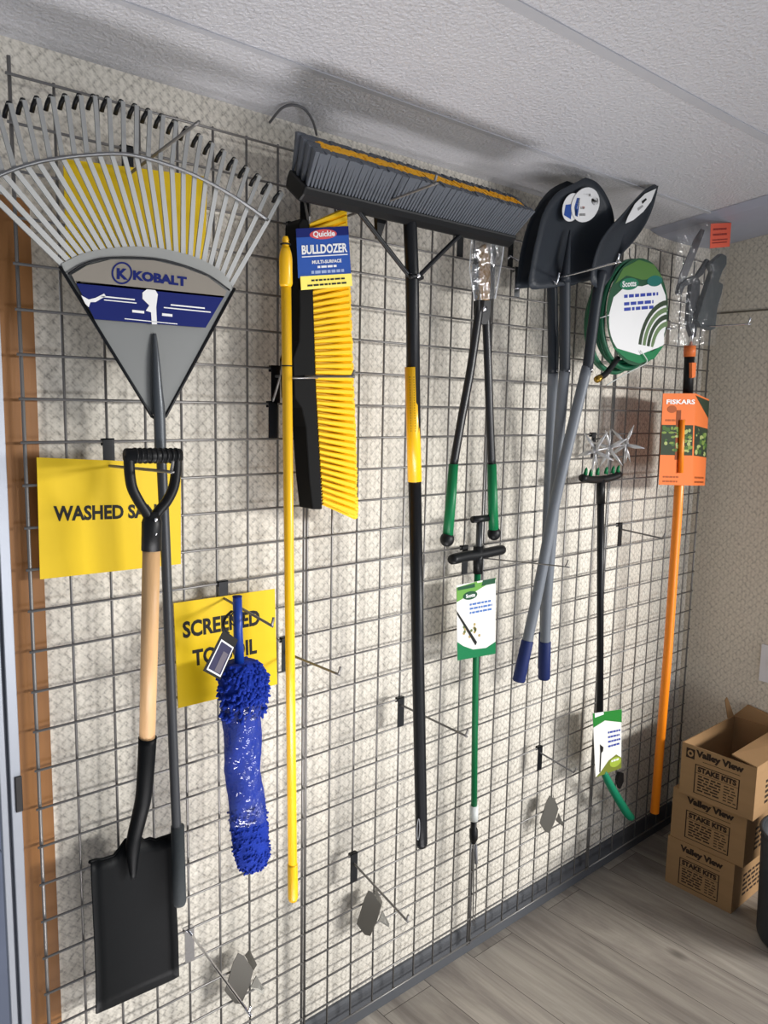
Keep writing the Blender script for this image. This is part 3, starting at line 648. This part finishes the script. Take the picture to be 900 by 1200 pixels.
# ================================================================== WEEDER
wd = thing('stand_up_weeder', at(556, 1005, -.04), 'slim green weeding tool with black crossbar and hanging card, right of the broom handle', 'weeder')
YE = -.06
m = MB(); m.tube(pl([(562, 612), (560, 668)], YE), .0085, mat('grey shaft', (70, 72, 74), .4, .4), 12); m.tube(pl([(554, 609), (572, 607)], YE), .0095, BLACK, 12); m.build('plunger', wd)
m = MB(); m.tube(smooth(pl([(529, 656, -.075), (545, 652, -.066), (560, 650, -.06), (575, 647, -.055), (589, 644, -.05)], 0), 4), [.0125, .0142, .0145] + [.0145] * 11 + [.0145, .0142, .0125], BLACK, 12); m.tube(pl([(560.5, 640), (560, 672)], YE), [.014, .013], BLACK, 14); m.build('crossbar_handle', wd, label='black crossbar handle')
m = MB(); m.tube(pl([(559.5, 670, -.058), (557, 800, -.05), (555.5, 946, -.045)], 0), .0088, GREEN, 14); m.build('green_shaft', wd)
m = MB(); m.tube(pl([(555.5, 944), (555.3, 961)], -.045), .0125, mat('frosted white collar', (222, 226, 222), .4), 14); m.build('collar', wd, label='white collar')
m = MB(); m.tube(pl([(555.2, 960), (555.2, 970), (555, 972), (555, 982), (554.5, 988)], -.045), [.0085, .0085, .0125, .0125, .007], BLACK, 12); m.build('joint', wd)
m = MB()
for dx in (-3, 1.2, 4.5): m.tube(pl([(554.5 + dx * .5, 985), (554 + dx, 1000), (553.6 + dx, 1050), (553.4 + dx * .6, 1085)], -.044), [.003, .0024, .002, .0012], WIRE, 6)
m.tube(pl([(557.5, 990), (558, 1012)], -.047), .0045, mat('grey foot pedal', (120, 120, 124), .4), 8); m.build('claw', wd, label='long thin steel claws')
c = Card((535, 686), (581, 677), (580.5, 766), (536, 774), -.078, .001); m = MB(); c.base(m, mat('card white', (222, 221, 215), .45))
c.poly(m, [(0, .78), (.5, .88), (1, .98), (1, 1), (.75, .98), (0, .97)], mat('leaf green print', (96, 150, 60), .5), .1); c.poly(m, [(0, .8), (.35, .85), (.55, .93), (.5, 1), (0, .97), ], mat('leaf green print', (96, 150, 60), .5), .2)
c.poly(m, [(.02, .93), (.45, .93), (.45, .98), (.02, .97)], DGREEN, .5); c.poly(m, [(.62, .93), (.98, .93), (.98, 1), (.66, 1)], DGREEN, .5)
c.poly(m, ellipse(.33, .835, .18, .055), DGREEN, .8); c.txt(m, 'Scotts', WHITE, (.22, .81, .45, .86), .03, 1.9)
c.poly(m, [(0, 0), (1, 0), (1, .16), (.75, .1), (.4, .11), (.15, .18), (0, .25)], GREEN, .3); c.lines(m, .32, .70, .9, 3, .026, .055, mat('blue print', (70, 110, 176), .5))
c.poly(m, [(0, .62), (.0, .66), (.5, .2), (.46, .16)], INK, .9)
for i in range(14): c.poly(m, ellipse(random.uniform(.15, .65), random.uniform(.26, .46), .03, .02, 8), random.choice([mat('sand print', (170, 150, 100), .5), mat('sage print', (96, 110, 60), .5)]), .5)
m.build('card', wd, label='white and green printed card')

# ================================================================== ROUND POINT SHOVELS
SBL = mat('charcoal shovel steel', (40, 45, 52), .42, 0, .12, 60)
gr = 'round point shovels hung blade up'
def shovel(lab, outline, cen, Yb, neck, hpts, gripn, sticker=None, curve=.03, ridge=None):
    o = thing('round_shovel', at(*hpts[-1][:2], hpts[-1][2]), lab, 'shovel', gr)
    # dished blade: rings shrinking towards the centre
    P = smooth([Vector((x, y, 0)) for x, y in outline + [outline[0]]], 4)[:-1]; cv = Vector((*cen, 0)); V = []; R_ = 7; n = len(P)
    for j in range(R_):
        k = 1 - j / R_
        for p in P:
            q = cv + (p - cv) * k; V.append(at(q.x, q.y, Yb + curve * (1 - k * k)))
    V.append(at(cv.x, cv.y, Yb + curve)); F = [(j * n + i, j * n + (i + 1) % n, (j + 1) * n + (i + 1) % n, (j + 1) * n + i) for j in range(R_ - 1) for i in range(n)] + [((R_ - 1) * n + i, (R_ - 1) * n + (i + 1) % n, R_ * n) for i in range(n)]
    m = MB(); m.add(V, F, SBL, True); bl = m.build('blade', o); md = bl.modifiers.new('solid', 'SOLIDIFY'); md.thickness = .0025; md.offset = -1
    if ridge:
        m = MB(); rp = smooth(pl(ridge, 0), 4); k_ = len(rp); m.tube(rp, [.002 + .012 * i / (k_ - 1) for i in range(k_)], SBL, 10, flat=1, up=(0, 1, 0)); m.build('blade_ridge', o)
    m = MB(); nk = smooth(pl(neck, 0), 4); m.tube(nk, .0148, SBL, 14); m.build('socket', o)
    m = MB(); m.ball(nk[-1] + Vector((0, -.0150, .006)), .004, CHROME, sy=.6); m.build('rivet', o)
    hs = smooth(pl(hpts, 0), 4); g = int(len(hs) * gripn)
    m = MB(); m.tube(hs, .0152, FIBER, 14); m.build('handle', o, label='grey fibreglass handle')
    e = hs[-1]; d = (hs[-1] - hs[-3]).normalized(); m = MB(); m.tube([e - d * .115, e - d * .112, e, e + d * .004], [.0158, .0172, .0182, .0155], GRIPB, 16); m.build('grip', o, label='navy blue end grip')
    if sticker:
        m = MB(); SP = sticker['o']; mm = WHITE; Ys = sticker['Y']
        m.prism(pl(SP, Ys), (0, .0006, 0), mm)
        for poly, mt in sticker.get('p', []): m.prism(pl(poly, Ys - .0008), (0, .0003, 0), mt)
        m.build('sticker', o, label='white oval sticker')
        if sticker.get('crescent'):
            m = MB(); m.prism(pl(sticker['crescent'], Ys + .002), (0, .0006, 0), WHITE); m.prism(pl([(661, 252), (663, 240), (671, 239), (669, 257)], Ys + .0012), (0, .0003, 0), BP); m.build('sticker', o, label='blue and white sticker edge')
    return o
BP = mat('sticker blue', (30, 72, 150), .4); GP2 = mat('sticker grey', (150, 150, 150), .5); RP2 = mat('sticker red', (200, 110, 90), .5)
def ell(cx, cy, rx, ry, rot=0, n=28):
    return [(cx + rx * math.cos(t) * math.cos(rot) - ry * math.sin(t) * math.sin(rot), cy + rx * math.cos(t) * math.sin(rot) + ry * math.sin(t) * math.cos(rot)) for t in [2 * math.pi * i / n for i in range(n)]]
shovel('round point shovel, rearmost of the three, with the leftmost blade', [(664, 212), (645, 222), (630, 240), (618, 264), (610, 295), (606, 322), (605, 337), (625, 337), (650, 336), (680, 330), (690, 290), (692, 250), (684, 222)], (650, 285), -.10, [(647, 330, -.095), (647.5, 360, -.09), (648, 400, -.085), (648, 437, -.08)],
       [(648, 432, -.08), (646, 500, -.06), (642, 600, -.042), (639, 700, -.036), (637, 783, -.036)], .9, None, .02)
shovel('round point shovel in the middle, oval white and blue sticker on its upright blade', [(686, 208), (668, 217), (650, 228), (636, 250), (628, 280), (622, 310), (620, 337), (640, 338), (668, 333), (700, 325), (716, 300), (720, 270), (717, 245), (708, 225), (698, 213)], (675, 280), -.155, [(662, 325, -.15), (662, 360, -.14), (662, 400, -.13), (662, 437, -.12)],
       [(662, 432, -.12), (656, 500, -.115), (648, 610, -.105), (641, 700, -.095), (637.5, 794, -.085)], .9,
       {'o': ell(686, 240, 16, 21, .35), 'Y': -.160, 'crescent': ell(670, 243, 10.5, 17, .25),
        'p': [(ell(686, 240, 15.6, 20.6, .35), WHITE), ([(673, 243), (676, 232), (680, 232), (677, 254), (674, 253)], BP), (ell(697, 235.5, 4.2, 5, 0, 16), INK), (ell(697, 235.5, 3.1, 3.8, 0, 16), WHITE), ([(684, 227), (692, 227), (692, 230), (684, 230)], GP2), ([(679, 250), (686, 250), (686, 253), (679, 253)], GP2), ([(680, 242), (685, 242), (685, 245), (680, 245)], RP2)]}, .03,
       ridge=[(668, 270, -.148), (665, 300, -.158), (662, 330, -.16)])
shovel('round point shovel seen edge-on at the right of the three, handle slanting down left', [(772, 214), (757, 221), (742, 236), (728, 252), (715, 266), (703, 283), (695, 305), (692, 330), (704, 338), (716, 325), (728, 300), (742, 284), (756, 264), (765, 243)], (731, 270), -.20, [(706, 318, -.20), (700, 345, -.195), (695, 380, -.185), (688, 436, -.17)],
       [(688, 430, -.17), (671, 500, -.16), (650, 590, -.145), (631, 690, -.13), (608, 797, -.115)], .9,
       {'o': [(769, 221), (756, 227), (744, 239), (736, 254), (733, 262), (742, 258), (754, 248), (763, 236)], 'Y': -.204, 'p': [([(752, 236), (757, 232), (758, 234), (753, 239)], INK), ([(747, 244), (753, 240), (754, 242), (748, 247)], GP2)]}, .02)

# ================================================================== HOSE COIL
hs = thing('garden_hose', at(742, 435, -.12), 'coiled green garden hose with a round white and green card', 'hose')
HG = mat('hose green', (18, 92, 62), .35)
hc = at(733, 371, -.125); m = MB(); P = []; rnd = random.Random(2)
ux = Vector((1, .0, 0)); 
for k in range(5 * 48):
    a = 2 * math.pi * k / 48; ring = k / 48; rr_ = .158 - .012 * (ring % 3) + .002 * math.sin(a * 1.3)
    P.append(hc + Vector((rr_ * .93 * math.cos(a) + (-.006 * ring), .010 * (ring - 2) + .003 * math.sin(2 * a), rr_ * math.sin(a) - .004 * ring)))
m.tube(P, .0078, HG, 10); m.build('coil', hs)
m = MB(); e0 = at(722, 425, -.14); m.tube(smooth([at(724, 420, -.14), at(718, 428, -.15), at(710, 438, -.155), at(702, 443, -.16)], 4), .0085, BLACK, 10); m.tube([at(703, 442.5, -.16), at(699.5, 445, -.162)], .010, mat('brass', (176, 140, 60), .3, .9), 10); m.build('brass_fitting', hs, label='black hose end with brass fitting')
c = Card((711, 305), (783, 300), (783, 425), (711, 432), -.158, .001); m = MB()
c.base(m, DGREEN, ellipse(.5, .5, .5, .5, 40))
c.poly(m, [(.5 + .47 * math.cos(t), .44 + .38 * math.sin(t)) for t in [math.radians(x) for x in range(-210, 31, 10)]] , WHITE, .3)
c.poly(m, [(.03, .5), (.1, .66), (.3, .76), (.55, .74), (.85, .78), (.95, .64), (.97, .5)], WHITE, .35)
c.poly(m, [(.12, .78), (.25, .92), (.5, .985), (.75, .93), (.9, .8), (.55, .8), (.3, .85)], mat('foliage print', (70, 110, 48), .6), .5)
c.poly(m, ellipse(.34, .77, .15, .055), mat('badge green', (24, 110, 80), .4), 1.0); c.txt(m, 'Scotts', WHITE, (.23, .745, .45, .80), .03, 2.2)
c.poly(m, ellipse(.76, .78, .13, .05), mat('badge teal', (20, 100, 92), .4), 1.0)
c.lines(m, .26, .645, .82, 1, .03, .06, mat('blue ink', (40, 60, 150), .5), .6, 3); c.lines(m, .26, .575, .74, 2, .03, .05, mat('blue ink', (40, 60, 150), .5), .6, 5)
for k, rr_ in enumerate((.50, .43, .36, .29)):
    arc = [(.98 - rr_ * math.cos(t), .12 + rr_ * .95 * math.sin(t)) for t in [math.radians(x) for x in range(10, 91, 8)]]; arc2 = [(.98 - (rr_ - .05) * math.cos(t), .12 + (rr_ - .05) * .95 * math.sin(t)) for t in [math.radians(x) for x in range(90, 9, -8)]]
    c.poly(m, arc + arc2, mat('printed hose dark', (38, 56, 34), .5) if k % 2 == 0 else mat('printed hose light', (96, 120, 80), .5), .7 + .02 * k)
c.poly(m, [(.08, .2), (.3, .07), (.5, .02), (.75, .05), (.92, .17), (.5, .10)], GREEN, .9); c.poly(m, [(.7, .12), (.92, .18), (.92, .32), (.8, .26)], WHITE, .9)
m.build('round_card', hs, label='round white and green printed card')
m = MB(); m.tube(smooth([c(.5, .14, 6), c(.56, .08, 10), c(.6, .02, 6), c(.4, -.04, 0), c(.2, -.10, -4), c(.02, -.16, -6)], 4), .0016, mat('clear tie', (200, 205, 200), .2), 6)
m.build('plastic_tie', hs)
for P2 in ([c(-.04, .48, -14), c(.03, .5, 3)], [c(.97, .5, 3), c(1.04, .5, -14)]): m = MB(); m.tube(P2, .0016, WHITE, 6); m.build('plastic_tie', hs)

# ================================================================== CULTIVATOR
cu = thing('garden_cultivator', at(738, 958, -.05), 'black pole cultivator with steel star wheels on top and a green end grip', 'cultivator')
YC = -.065
m = MB(); m.tube(pl([(704, 560, YC), (703.5, 700, -.062), (703, 845, -.058)], 0), .0112, DKSTEEL, 14); m.tube(pl([(704, 562), (704, 590)], YC), .0135, BLACK, 12); m.build('pole', cu)
m = MB(); m.tube(smooth(pl([(682, 560, YC - .02), (692, 562, YC - .012), (704, 562, YC), (716, 560, YC), (726, 556, YC)], 0), 3), .0115, BLACK, 12); m.build('yoke', cu)
STAR = mat('bright zinc tine', (214, 214, 216), .3, .45)
rnd = random.Random(12)
for wi, (wx, wy, wY, tilt) in enumerate(((697, 528, -.10, .5), (714, 525, -.085, 1.1), (733, 521, -.07, .2))):
    c0 = at(wx, wy, wY); ax = Vector((.9, -.35, .1)).normalized(); e1 = ax.orthogonal().normalized(); e2 = ax.cross(e1); m = MB()
    for k in range(8):
        a = 2 * math.pi * k / 8 + tilt; d = e1 * math.cos(a) + e2 * math.sin(a); sd = ax * (.016 if k % 2 else -.016)
        m.tube([c0 + d * .004, c0 + d * .034 + sd * .8, c0 + d * .062 + sd * 1.6], [.0055, .0075, .0012], STAR, 6, flat=.35, up=tuple(ax))
    m.tube([c0 - ax * .008, c0 + ax * .008], .008, STAR, 10); w_ = m.build('star_wheel', cu, label='bright zinc star wheel')
for (gx, gy, gY) in ((686, 552, YC - .018), (692, 553, YC - .015), (700, 552, YC - .01), (710, 551, YC - .006), (718, 550, YC), (724, 549, YC)):
    m = MB(); g0 = at(gx, gy, gY); m.tube([g0 + Vector((0, 0, -.012)), g0 + Vector((.004, 0, .004)), g0 + Vector((.006, 0, .011))], [.007, .0055, .001], GREEN, 6); m.build('green_prong', cu, label='green plastic prong')
m = MB()
for wx, wy in ((697, 528), (714, 525), (733, 521)): m.tube(pl([(wx, wy, -.085), (wx - 2, wy + 22, -.07)], 0), .002, STAR, 6)
m.tube(pl([(697, 528, -.10), (714, 525, -.085), (733, 521, -.07)], 0), .0025, STAR, 6); m.build('axle', cu)
c = Card((694.5, 836), (728.5, 831), (728, 900), (698, 911), -.078, .001); m = MB(); c.base(m, mat('card white', (222, 221, 215), .45), [(0, .1), (.15, .0), (.5, .22), (1, .0), (1, 1), (0, 1)] if False else None)
c.poly(m, [(0, .78), (.4, .86), (1, .78), (1, 1), (0, 1)], mat('grass green print', (34, 120, 44), .5), .2); c.poly(m, [(.06, .93), (.36, .96), (.36, 1), (.06, 1)], WHITE, .7)
c.poly(m, [(.0, 0), (1, 0), (1, .18), (.8, .26), (.5, .2), (.2, .06)], mat('olive print', (110, 118, 44), .5), .2); c.poly(m, ellipse(.76, .14, .22, .08), mat('lime badge', (150, 170, 60), .5), .5); c.lines(m, .6, .16, .92, 1, .03, .1, WHITE, 1.1)
c.lines(m, .5, .64, .95, 4, .03, .075, mat('blue ink', (40, 60, 150), .5)); c.poly(m, [(.2, .5), (.32, .44), (.3, .38), (.24, .36), (.18, .06), (.14, .06), (.2, .38)], INK, .6)
m.build('card', cu, label='white and green printed card')
m = MB(); m.tube(smooth(pl([(707, 904, -.07), (714, 918, -.072), (725, 937, -.074), (735, 953, -.075), (740, 958, -.075)], 0), 4), [.010, .011, .0122, .013, .0135, .0138, .0140, .0142, .0144, .0146, .0148, .0148, .0148, .0146, .0142, .0135, .012], mat('sea green rubber', (18, 122, 88), .5), 14)
m.build('green_grip', cu, label='green rubber end grip')
m = MB(); m.prism(pl([(727, 905), (731, 906), (731, 916), (727, 925), (724, 915)], -.06), (0, .012, 0), BLACK); m.tube(pl([(703, 843, -.058), (705, 890, -.062), (708, 908, -.07)], 0), .010, DKSTEEL, 12); m.build('pole_end', cu)

# ================================================================== ORANGE POLE PRUNER
op = thing('pole_pruner', at(767, 952, -.10), 'orange pole pruner hanging upright, its black head in a clear bag, beside the right wall', 'pole pruner')
m = MB(); m.tube(pl([(801, 470, -.125), (794, 600, -.12), (783, 760, -.112), (767, 952, -.105)], 0), .0155, ORANGE, 18); m.build('orange_pole', op)
m = MB(); m.tube(pl([(805, 462), (804, 470)], -.125), .019, mat('orange collar', (222, 116, 60), .4), 16); m.build('collar', op); m = MB(); m.tube(pl([(808.5, 405), (808, 418)], -.125), .019, mat('orange collar', (222, 116, 60), .4), 16); m.build('collar', op)
m = MB(); m.tube(pl([(808, 416, -.125), (806, 462, -.125)], 0), .0165, BLACK, 16); m.prism(pl([(811, 425), (816, 425), (815, 442), (811, 443)], -.145), (0, .01, 0), mat('orange collar', (222, 116, 60), .4)); m.build('black_grip', op)
m = MB(); m.tube(pl([(814, 362, -.125), (812, 385, -.125), (809, 408, -.125)], 0), .0062, CHROME, 12); m.tube(pl([(815.5, 362), (814.2, 378)], -.128), .007, WHITE, 10); m.build('steel_neck', op, label='bright steel neck')
m = MB(); HB = mat('black cutting head', (44, 47, 52), .45)
m.prism(pl([(812, 395), (807, 380), (809, 350), (811, 332), (803, 336), (799, 345), (796, 343), (798, 333), (806, 327), (817, 322), (821, 330), (820, 350), (818, 380), (816, 395)], -.13), (0, .016, 0), HB)
m.prism(pl([(829, 303), (833, 306), (824, 322), (819, 326), (817, 322)], -.13), (0, .01, 0), HB); m.build('cutting_hook', op, bevel=.002)
m = MB(); m.prism(pl([(822, 383), (818, 375), (825, 350), (832, 330), (836, 318), (833, 310), (840, 303), (847, 297), (852, 300), (852, 310), (847, 318), (843, 330), (848, 333), (846, 345), (841, 362), (839, 385), (834, 387)], -.15), (0, .02, 0), mat('black bypass blade', (46, 54, 58), .42)); m.build('pruner_lever', op, bevel=.003)
m = MB(); m.prism(pl([(822, 268), (826, 270), (818, 292), (810, 312), (803, 330), (797, 345), (792, 345), (797, 322), (806, 300), (814, 280)], -.12), (0, .003, 0), mat('grey saw blade', (98, 98, 102), .4, .3))
for k in range(16):
    t = k / 16; a = Vector((814, 280, 0)).lerp(Vector((792, 342, 0)), t); m.prism(pl([(a.x, a.y), (a.x - 1.3, a.y + 2.2), (a.x - .6, a.y + 3.6)], -.12), (0, .002, 0), mat('grey saw blade', (98, 98, 102), .4, .3))
m.build('saw_blade', op, label='long grey saw blade')
m = MB(); BAG = sheer('clear bag plastic', (190, 194, 200), .05, .06, .12); V = []; N1, N2 = 12, 18
for j in range(N2 + 1):
    for i in range(N1 + 1):
        u = i / N1; v = j / N2; l = Vector((796, 262, 0)).lerp(Vector((783, 405, 0)), v); r2 = Vector((860, 262, 0)).lerp(Vector((838, 405, 0)), v); q = l.lerp(r2, u)
        V.append(at(q.x, q.y, -.165 - .010 * math.sin(math.pi * u) + .012 * noise.noise(Vector((u * 4, v * 6, 5)))))
m.add(V, [(j * (N1 + 1) + i, j * (N1 + 1) + i + 1, (j + 1) * (N1 + 1) + i + 1, (j + 1) * (N1 + 1) + i) for j in range(N2) for i in range(N1)], BAG, True)
bg = m.build('clear_bag', op, label='clear plastic bag over the pruner head')
c = Card((833, 262), (857, 261), (855, 289), (832, 291), -.178, .0006); m = MB(); c.base(m, mat('red label', (206, 88, 66), .5)); c.lines(m, .12, .72, .8, 2, .08, .22, mat('dark red ink', (130, 44, 38), .5)); c.lines(m, .1, .3, .85, 2, .05, .12, mat('dark red ink', (130, 44, 38), .5), seed=8); m.build('red_label', bg)
m = MB(); c = Card((777, 461), (815, 461), (812, 569), (772, 568), [-.148, -.155, -.155, -.148], .001)
FOL = [mat('photo leaf %d' % i, q, .6) for i, q in enumerate(((60, 92, 40), (110, 132, 60), (30, 44, 30), (150, 160, 100)))]
c.base(m, ORCARD); c.rect(m, 0, .33, .95, .66, mat('photo dark foliage', (38, 52, 34), .6), .2)
for i in range(60): c.poly(m, ellipse(random.uniform(.06, .9), random.uniform(.36, .63), random.uniform(.03, .09), random.uniform(.012, .03), 8, random.uniform(0, 3)), random.choice(FOL), .6 + i * .004)
c.txt(m, 'FISKARS', WHITE, (.1, .885, .98, .935), .03, 1.5); c.poly(m, ellipse(.28, .83, .14, .04), mat('rust print', (150, 74, 30), .5), .5); c.lines(m, .1, .70, .7, 1, .02, .1, mat('rust print', (150, 74, 30), .5)); c.lines(m, .1, .08, .55, 2, .02, .05, mat('rust print', (150, 74, 30), .5)); c.rect(m, .42, .28, .56, .82, mat('slot shade', (120, 58, 20), .6), .5)
c2 = Card((815, 461), (831, 468), (826, 569), (812, 569), [-.155, -.13, -.13, -.155], .001); c2.base(m, ORCARD); c2.poly(m, [(0, .98), (1, .98), (1, .78)], mat('photo dark foliage', (38, 52, 34), .6), .3); c2.rect(m, 0, .33, 1, .66, mat('photo dark foliage', (38, 52, 34), .6), .2)
for i in range(36): c2.poly(m, ellipse(random.uniform(.1, .85), random.uniform(.36, .63), random.uniform(.06, .14), random.uniform(.012, .03), 8, random.uniform(0, 3)), random.choice(FOL), .6 + i * .004)
c2.lines(m, .1, .08, .85, 2, .02, .05, mat('rust print', (150, 74, 30), .5)); m.build('folded_card', op, label='orange folded card with foliage picture')
m = MB(); m.tube(pl([(799.5, 492, -.160), (797.5, 554, -.160)], 0), .0085, ORANGE, 12); m.build('exposed_pole', op)

# ================================================================== CABLE on the upper wall
m = MB(); P_ = smooth([Vector((at(318, 133, .03).x, YW - .004, CEIL - .015)), at(330, 127, -.02), at(345, 123, -.04), at(358, 129, -.04), at(367, 143, -.02), at(371, 158, .02)], 5)
for p in P_: p.z = min(p.z, cz(p.y) - .006)
m.tube(P_, .0028, mat('grey cable', (92, 92, 94), .4), 8); tag(m.build('cable'), 'thin grey cable looping off the wall at the ceiling above the push broom', 'cable')

# ================================================================== BOXES
def carton(lab, x0, x1, y0, y1, z0, z1, open_=False, rot=0):
    r = thing('cardboard_box', ((x0 + x1) / 2, (y0 + y1) / 2, z0), lab, 'box', 'cardboard boxes stacked in the corner')
    t = .004; m = MB()
    m.box((x0, y0, z0), (x0 + t, y1, z1), CARDB); m.box((x1 - t, y0, z0), (x1, y1, z1), CARDB); m.box((x0 + t, y0, z0), (x1 - t, y0 + t, z1), CARDB); m.box((x0 + t, y1 - t, z0), (x1 - t, y1, z1), CARDB); m.box((x0 + t, y0 + t, z0), (x1 - t, y1 - t, z0 + t), CARDB)
    m.build('body', r)
    if not open_:
        m = MB(); ym = (y0 + y1) / 2; m.box((x0, y0, z1), (x1, ym - .001, z1 + .004), CARDB); m.box((x0, ym + .001, z1), (x1, y1, z1 + .004), CARDB); m.build('flap', r)
    # print on the face turned to the left (x = x0): a runs from the back (y1) to the front (y0)
    class FC(Card):
        def __init__(s): s.n = Vector((-1, 0, 0)); s.th = .001
        def __call__(s, a, b, lift=0): return Vector((x0 - lift * .0009 * .5, y1 + (y0 - y1) * a, z0 + (z1 - z0) * b))
    c = FC(); m = MB(); c.txt(m, 'Valley View', CARDI, (.20, .78, .84, .95), .06, .8); c.rect(m, .3, .745, .8, .755, CARDI, .2)
    for q in ((.2, .1, .8, .115), (.2, .655, .8, .67), (.2, .1, .215, .67), (.785, .1, .8, .67), (.2, .5, .8, .508)): c.rect(m, *q, CARDI, .1)
    c.txt(m, 'STAKE KITS', CARDI, (.24, .53, .76, .64), .06, .8)
    c.lines(m, .25, .44, .56, 6, .028, .055, CARDI, .2, 3); c.lines(m, .6, .44, .77, 6, .02, .055, CARDI, .2, 7)
    if open_:
        c.rect(m, .065, .74, .185, .93, CARDI, .1); c.poly(m, ellipse(.125, .835, .042, .065, 20), CARDB, .4); c.poly(m, ellipse(.125, .835, .02, .03, 16), CARDI, .7)
    class FD(Card):
        def __init__(s): s.n = Vector((0, -1, 0)); s.th = .001
        def __call__(s, a, b, lift=0): return Vector((x0 + (x1 - x0) * a, y0 - lift * .00045, z0 + (z1 - z0) * b))
    m.build('printing', r); m = MB()
    d = FD(); d.lines(m, .2, .6, .8, 5, .05, .1, CARDI, .2, 9)
    m.build('printing', r)
    return r
BX = [(2.07, -.405, -.165, 0, .176), (2.072, -.43, -.17, .1805, .358), (2.055, -.455, -.20, .363, .540)]
carton('brown cardboard box printed STAKE KITS, bottom of the stack on the floor', 2.07, 2.44, -.405, -.165, .0005, .172)
carton('brown cardboard box printed STAKE KITS, middle of the stack', 2.074, 2.442, -.43, -.17, .1765, .354)
b3 = carton('open brown cardboard box printed STAKE KITS, topmost of the stack', 2.055, 2.435, -.456, -.20, .3585, .540, True)
m = MB(); z1 = .540
m.prism([(2.055, -.456, z1), (2.435, -.456, z1), (2.44, -.36, z1 + .006), (2.06, -.37, z1 + .012)], (0, 0, .004), CARDB); m.build('flap', b3)
m = MB(); m.prism([(2.435, -.20, z1), (2.435, -.456, z1), (2.452, -.47, z1 + .045), (2.455, -.35, z1 + .032), (2.452, -.24, z1 + .05)], (.004, 0, 0), CARDB); m.build('flap', b3)
m = MB(); m.prism([(2.39, -.20, z1), (2.435, -.20, z1), (2.425, -.175, z1 + .065), (2.405, -.178, z1 + .06)], (0, .004, 0), CARDB); m.build('flap', b3)
# black bin at the lower right edge
bn = thing('waste_bin', (2.13, -.62, 0), 'dark grey rounded bin on the floor at the right edge beside the boxes', 'bin')
BINM = mat('charcoal bin plastic', (50, 53, 56), .45, 0, .3, 14)
def ring(c, r, z, n=40): return [Vector((c[0] + r * math.cos(2 * math.pi * i / n), c[1] + r * math.sin(2 * math.pi * i / n), z)) for i in range(n)]
m = MB(); prof = [(.0, .001), (.12, .001), (.13, .006), (.135, .02), (.14, .20), (.145, .36), (.141, .36), (.136, .2), (.131, .02), (0.0, .012)]; n = 40; V = []
for r_2, z in prof: V += ring((2.105, -.62), max(r_2, .0005), z)
m.add(V, [(j * n + i, j * n + (i + 1) % n, (j + 1) * n + (i + 1) % n, (j + 1) * n + i) for j in range(len(prof) - 1) for i in range(n)], BINM, True); m.build('bin_body', bn)
m = MB(); P_ = ring((2.105, -.62), .145, .36); m.tube(P_, .006, BINM, 8, closed=True); m.build('rim', bn)
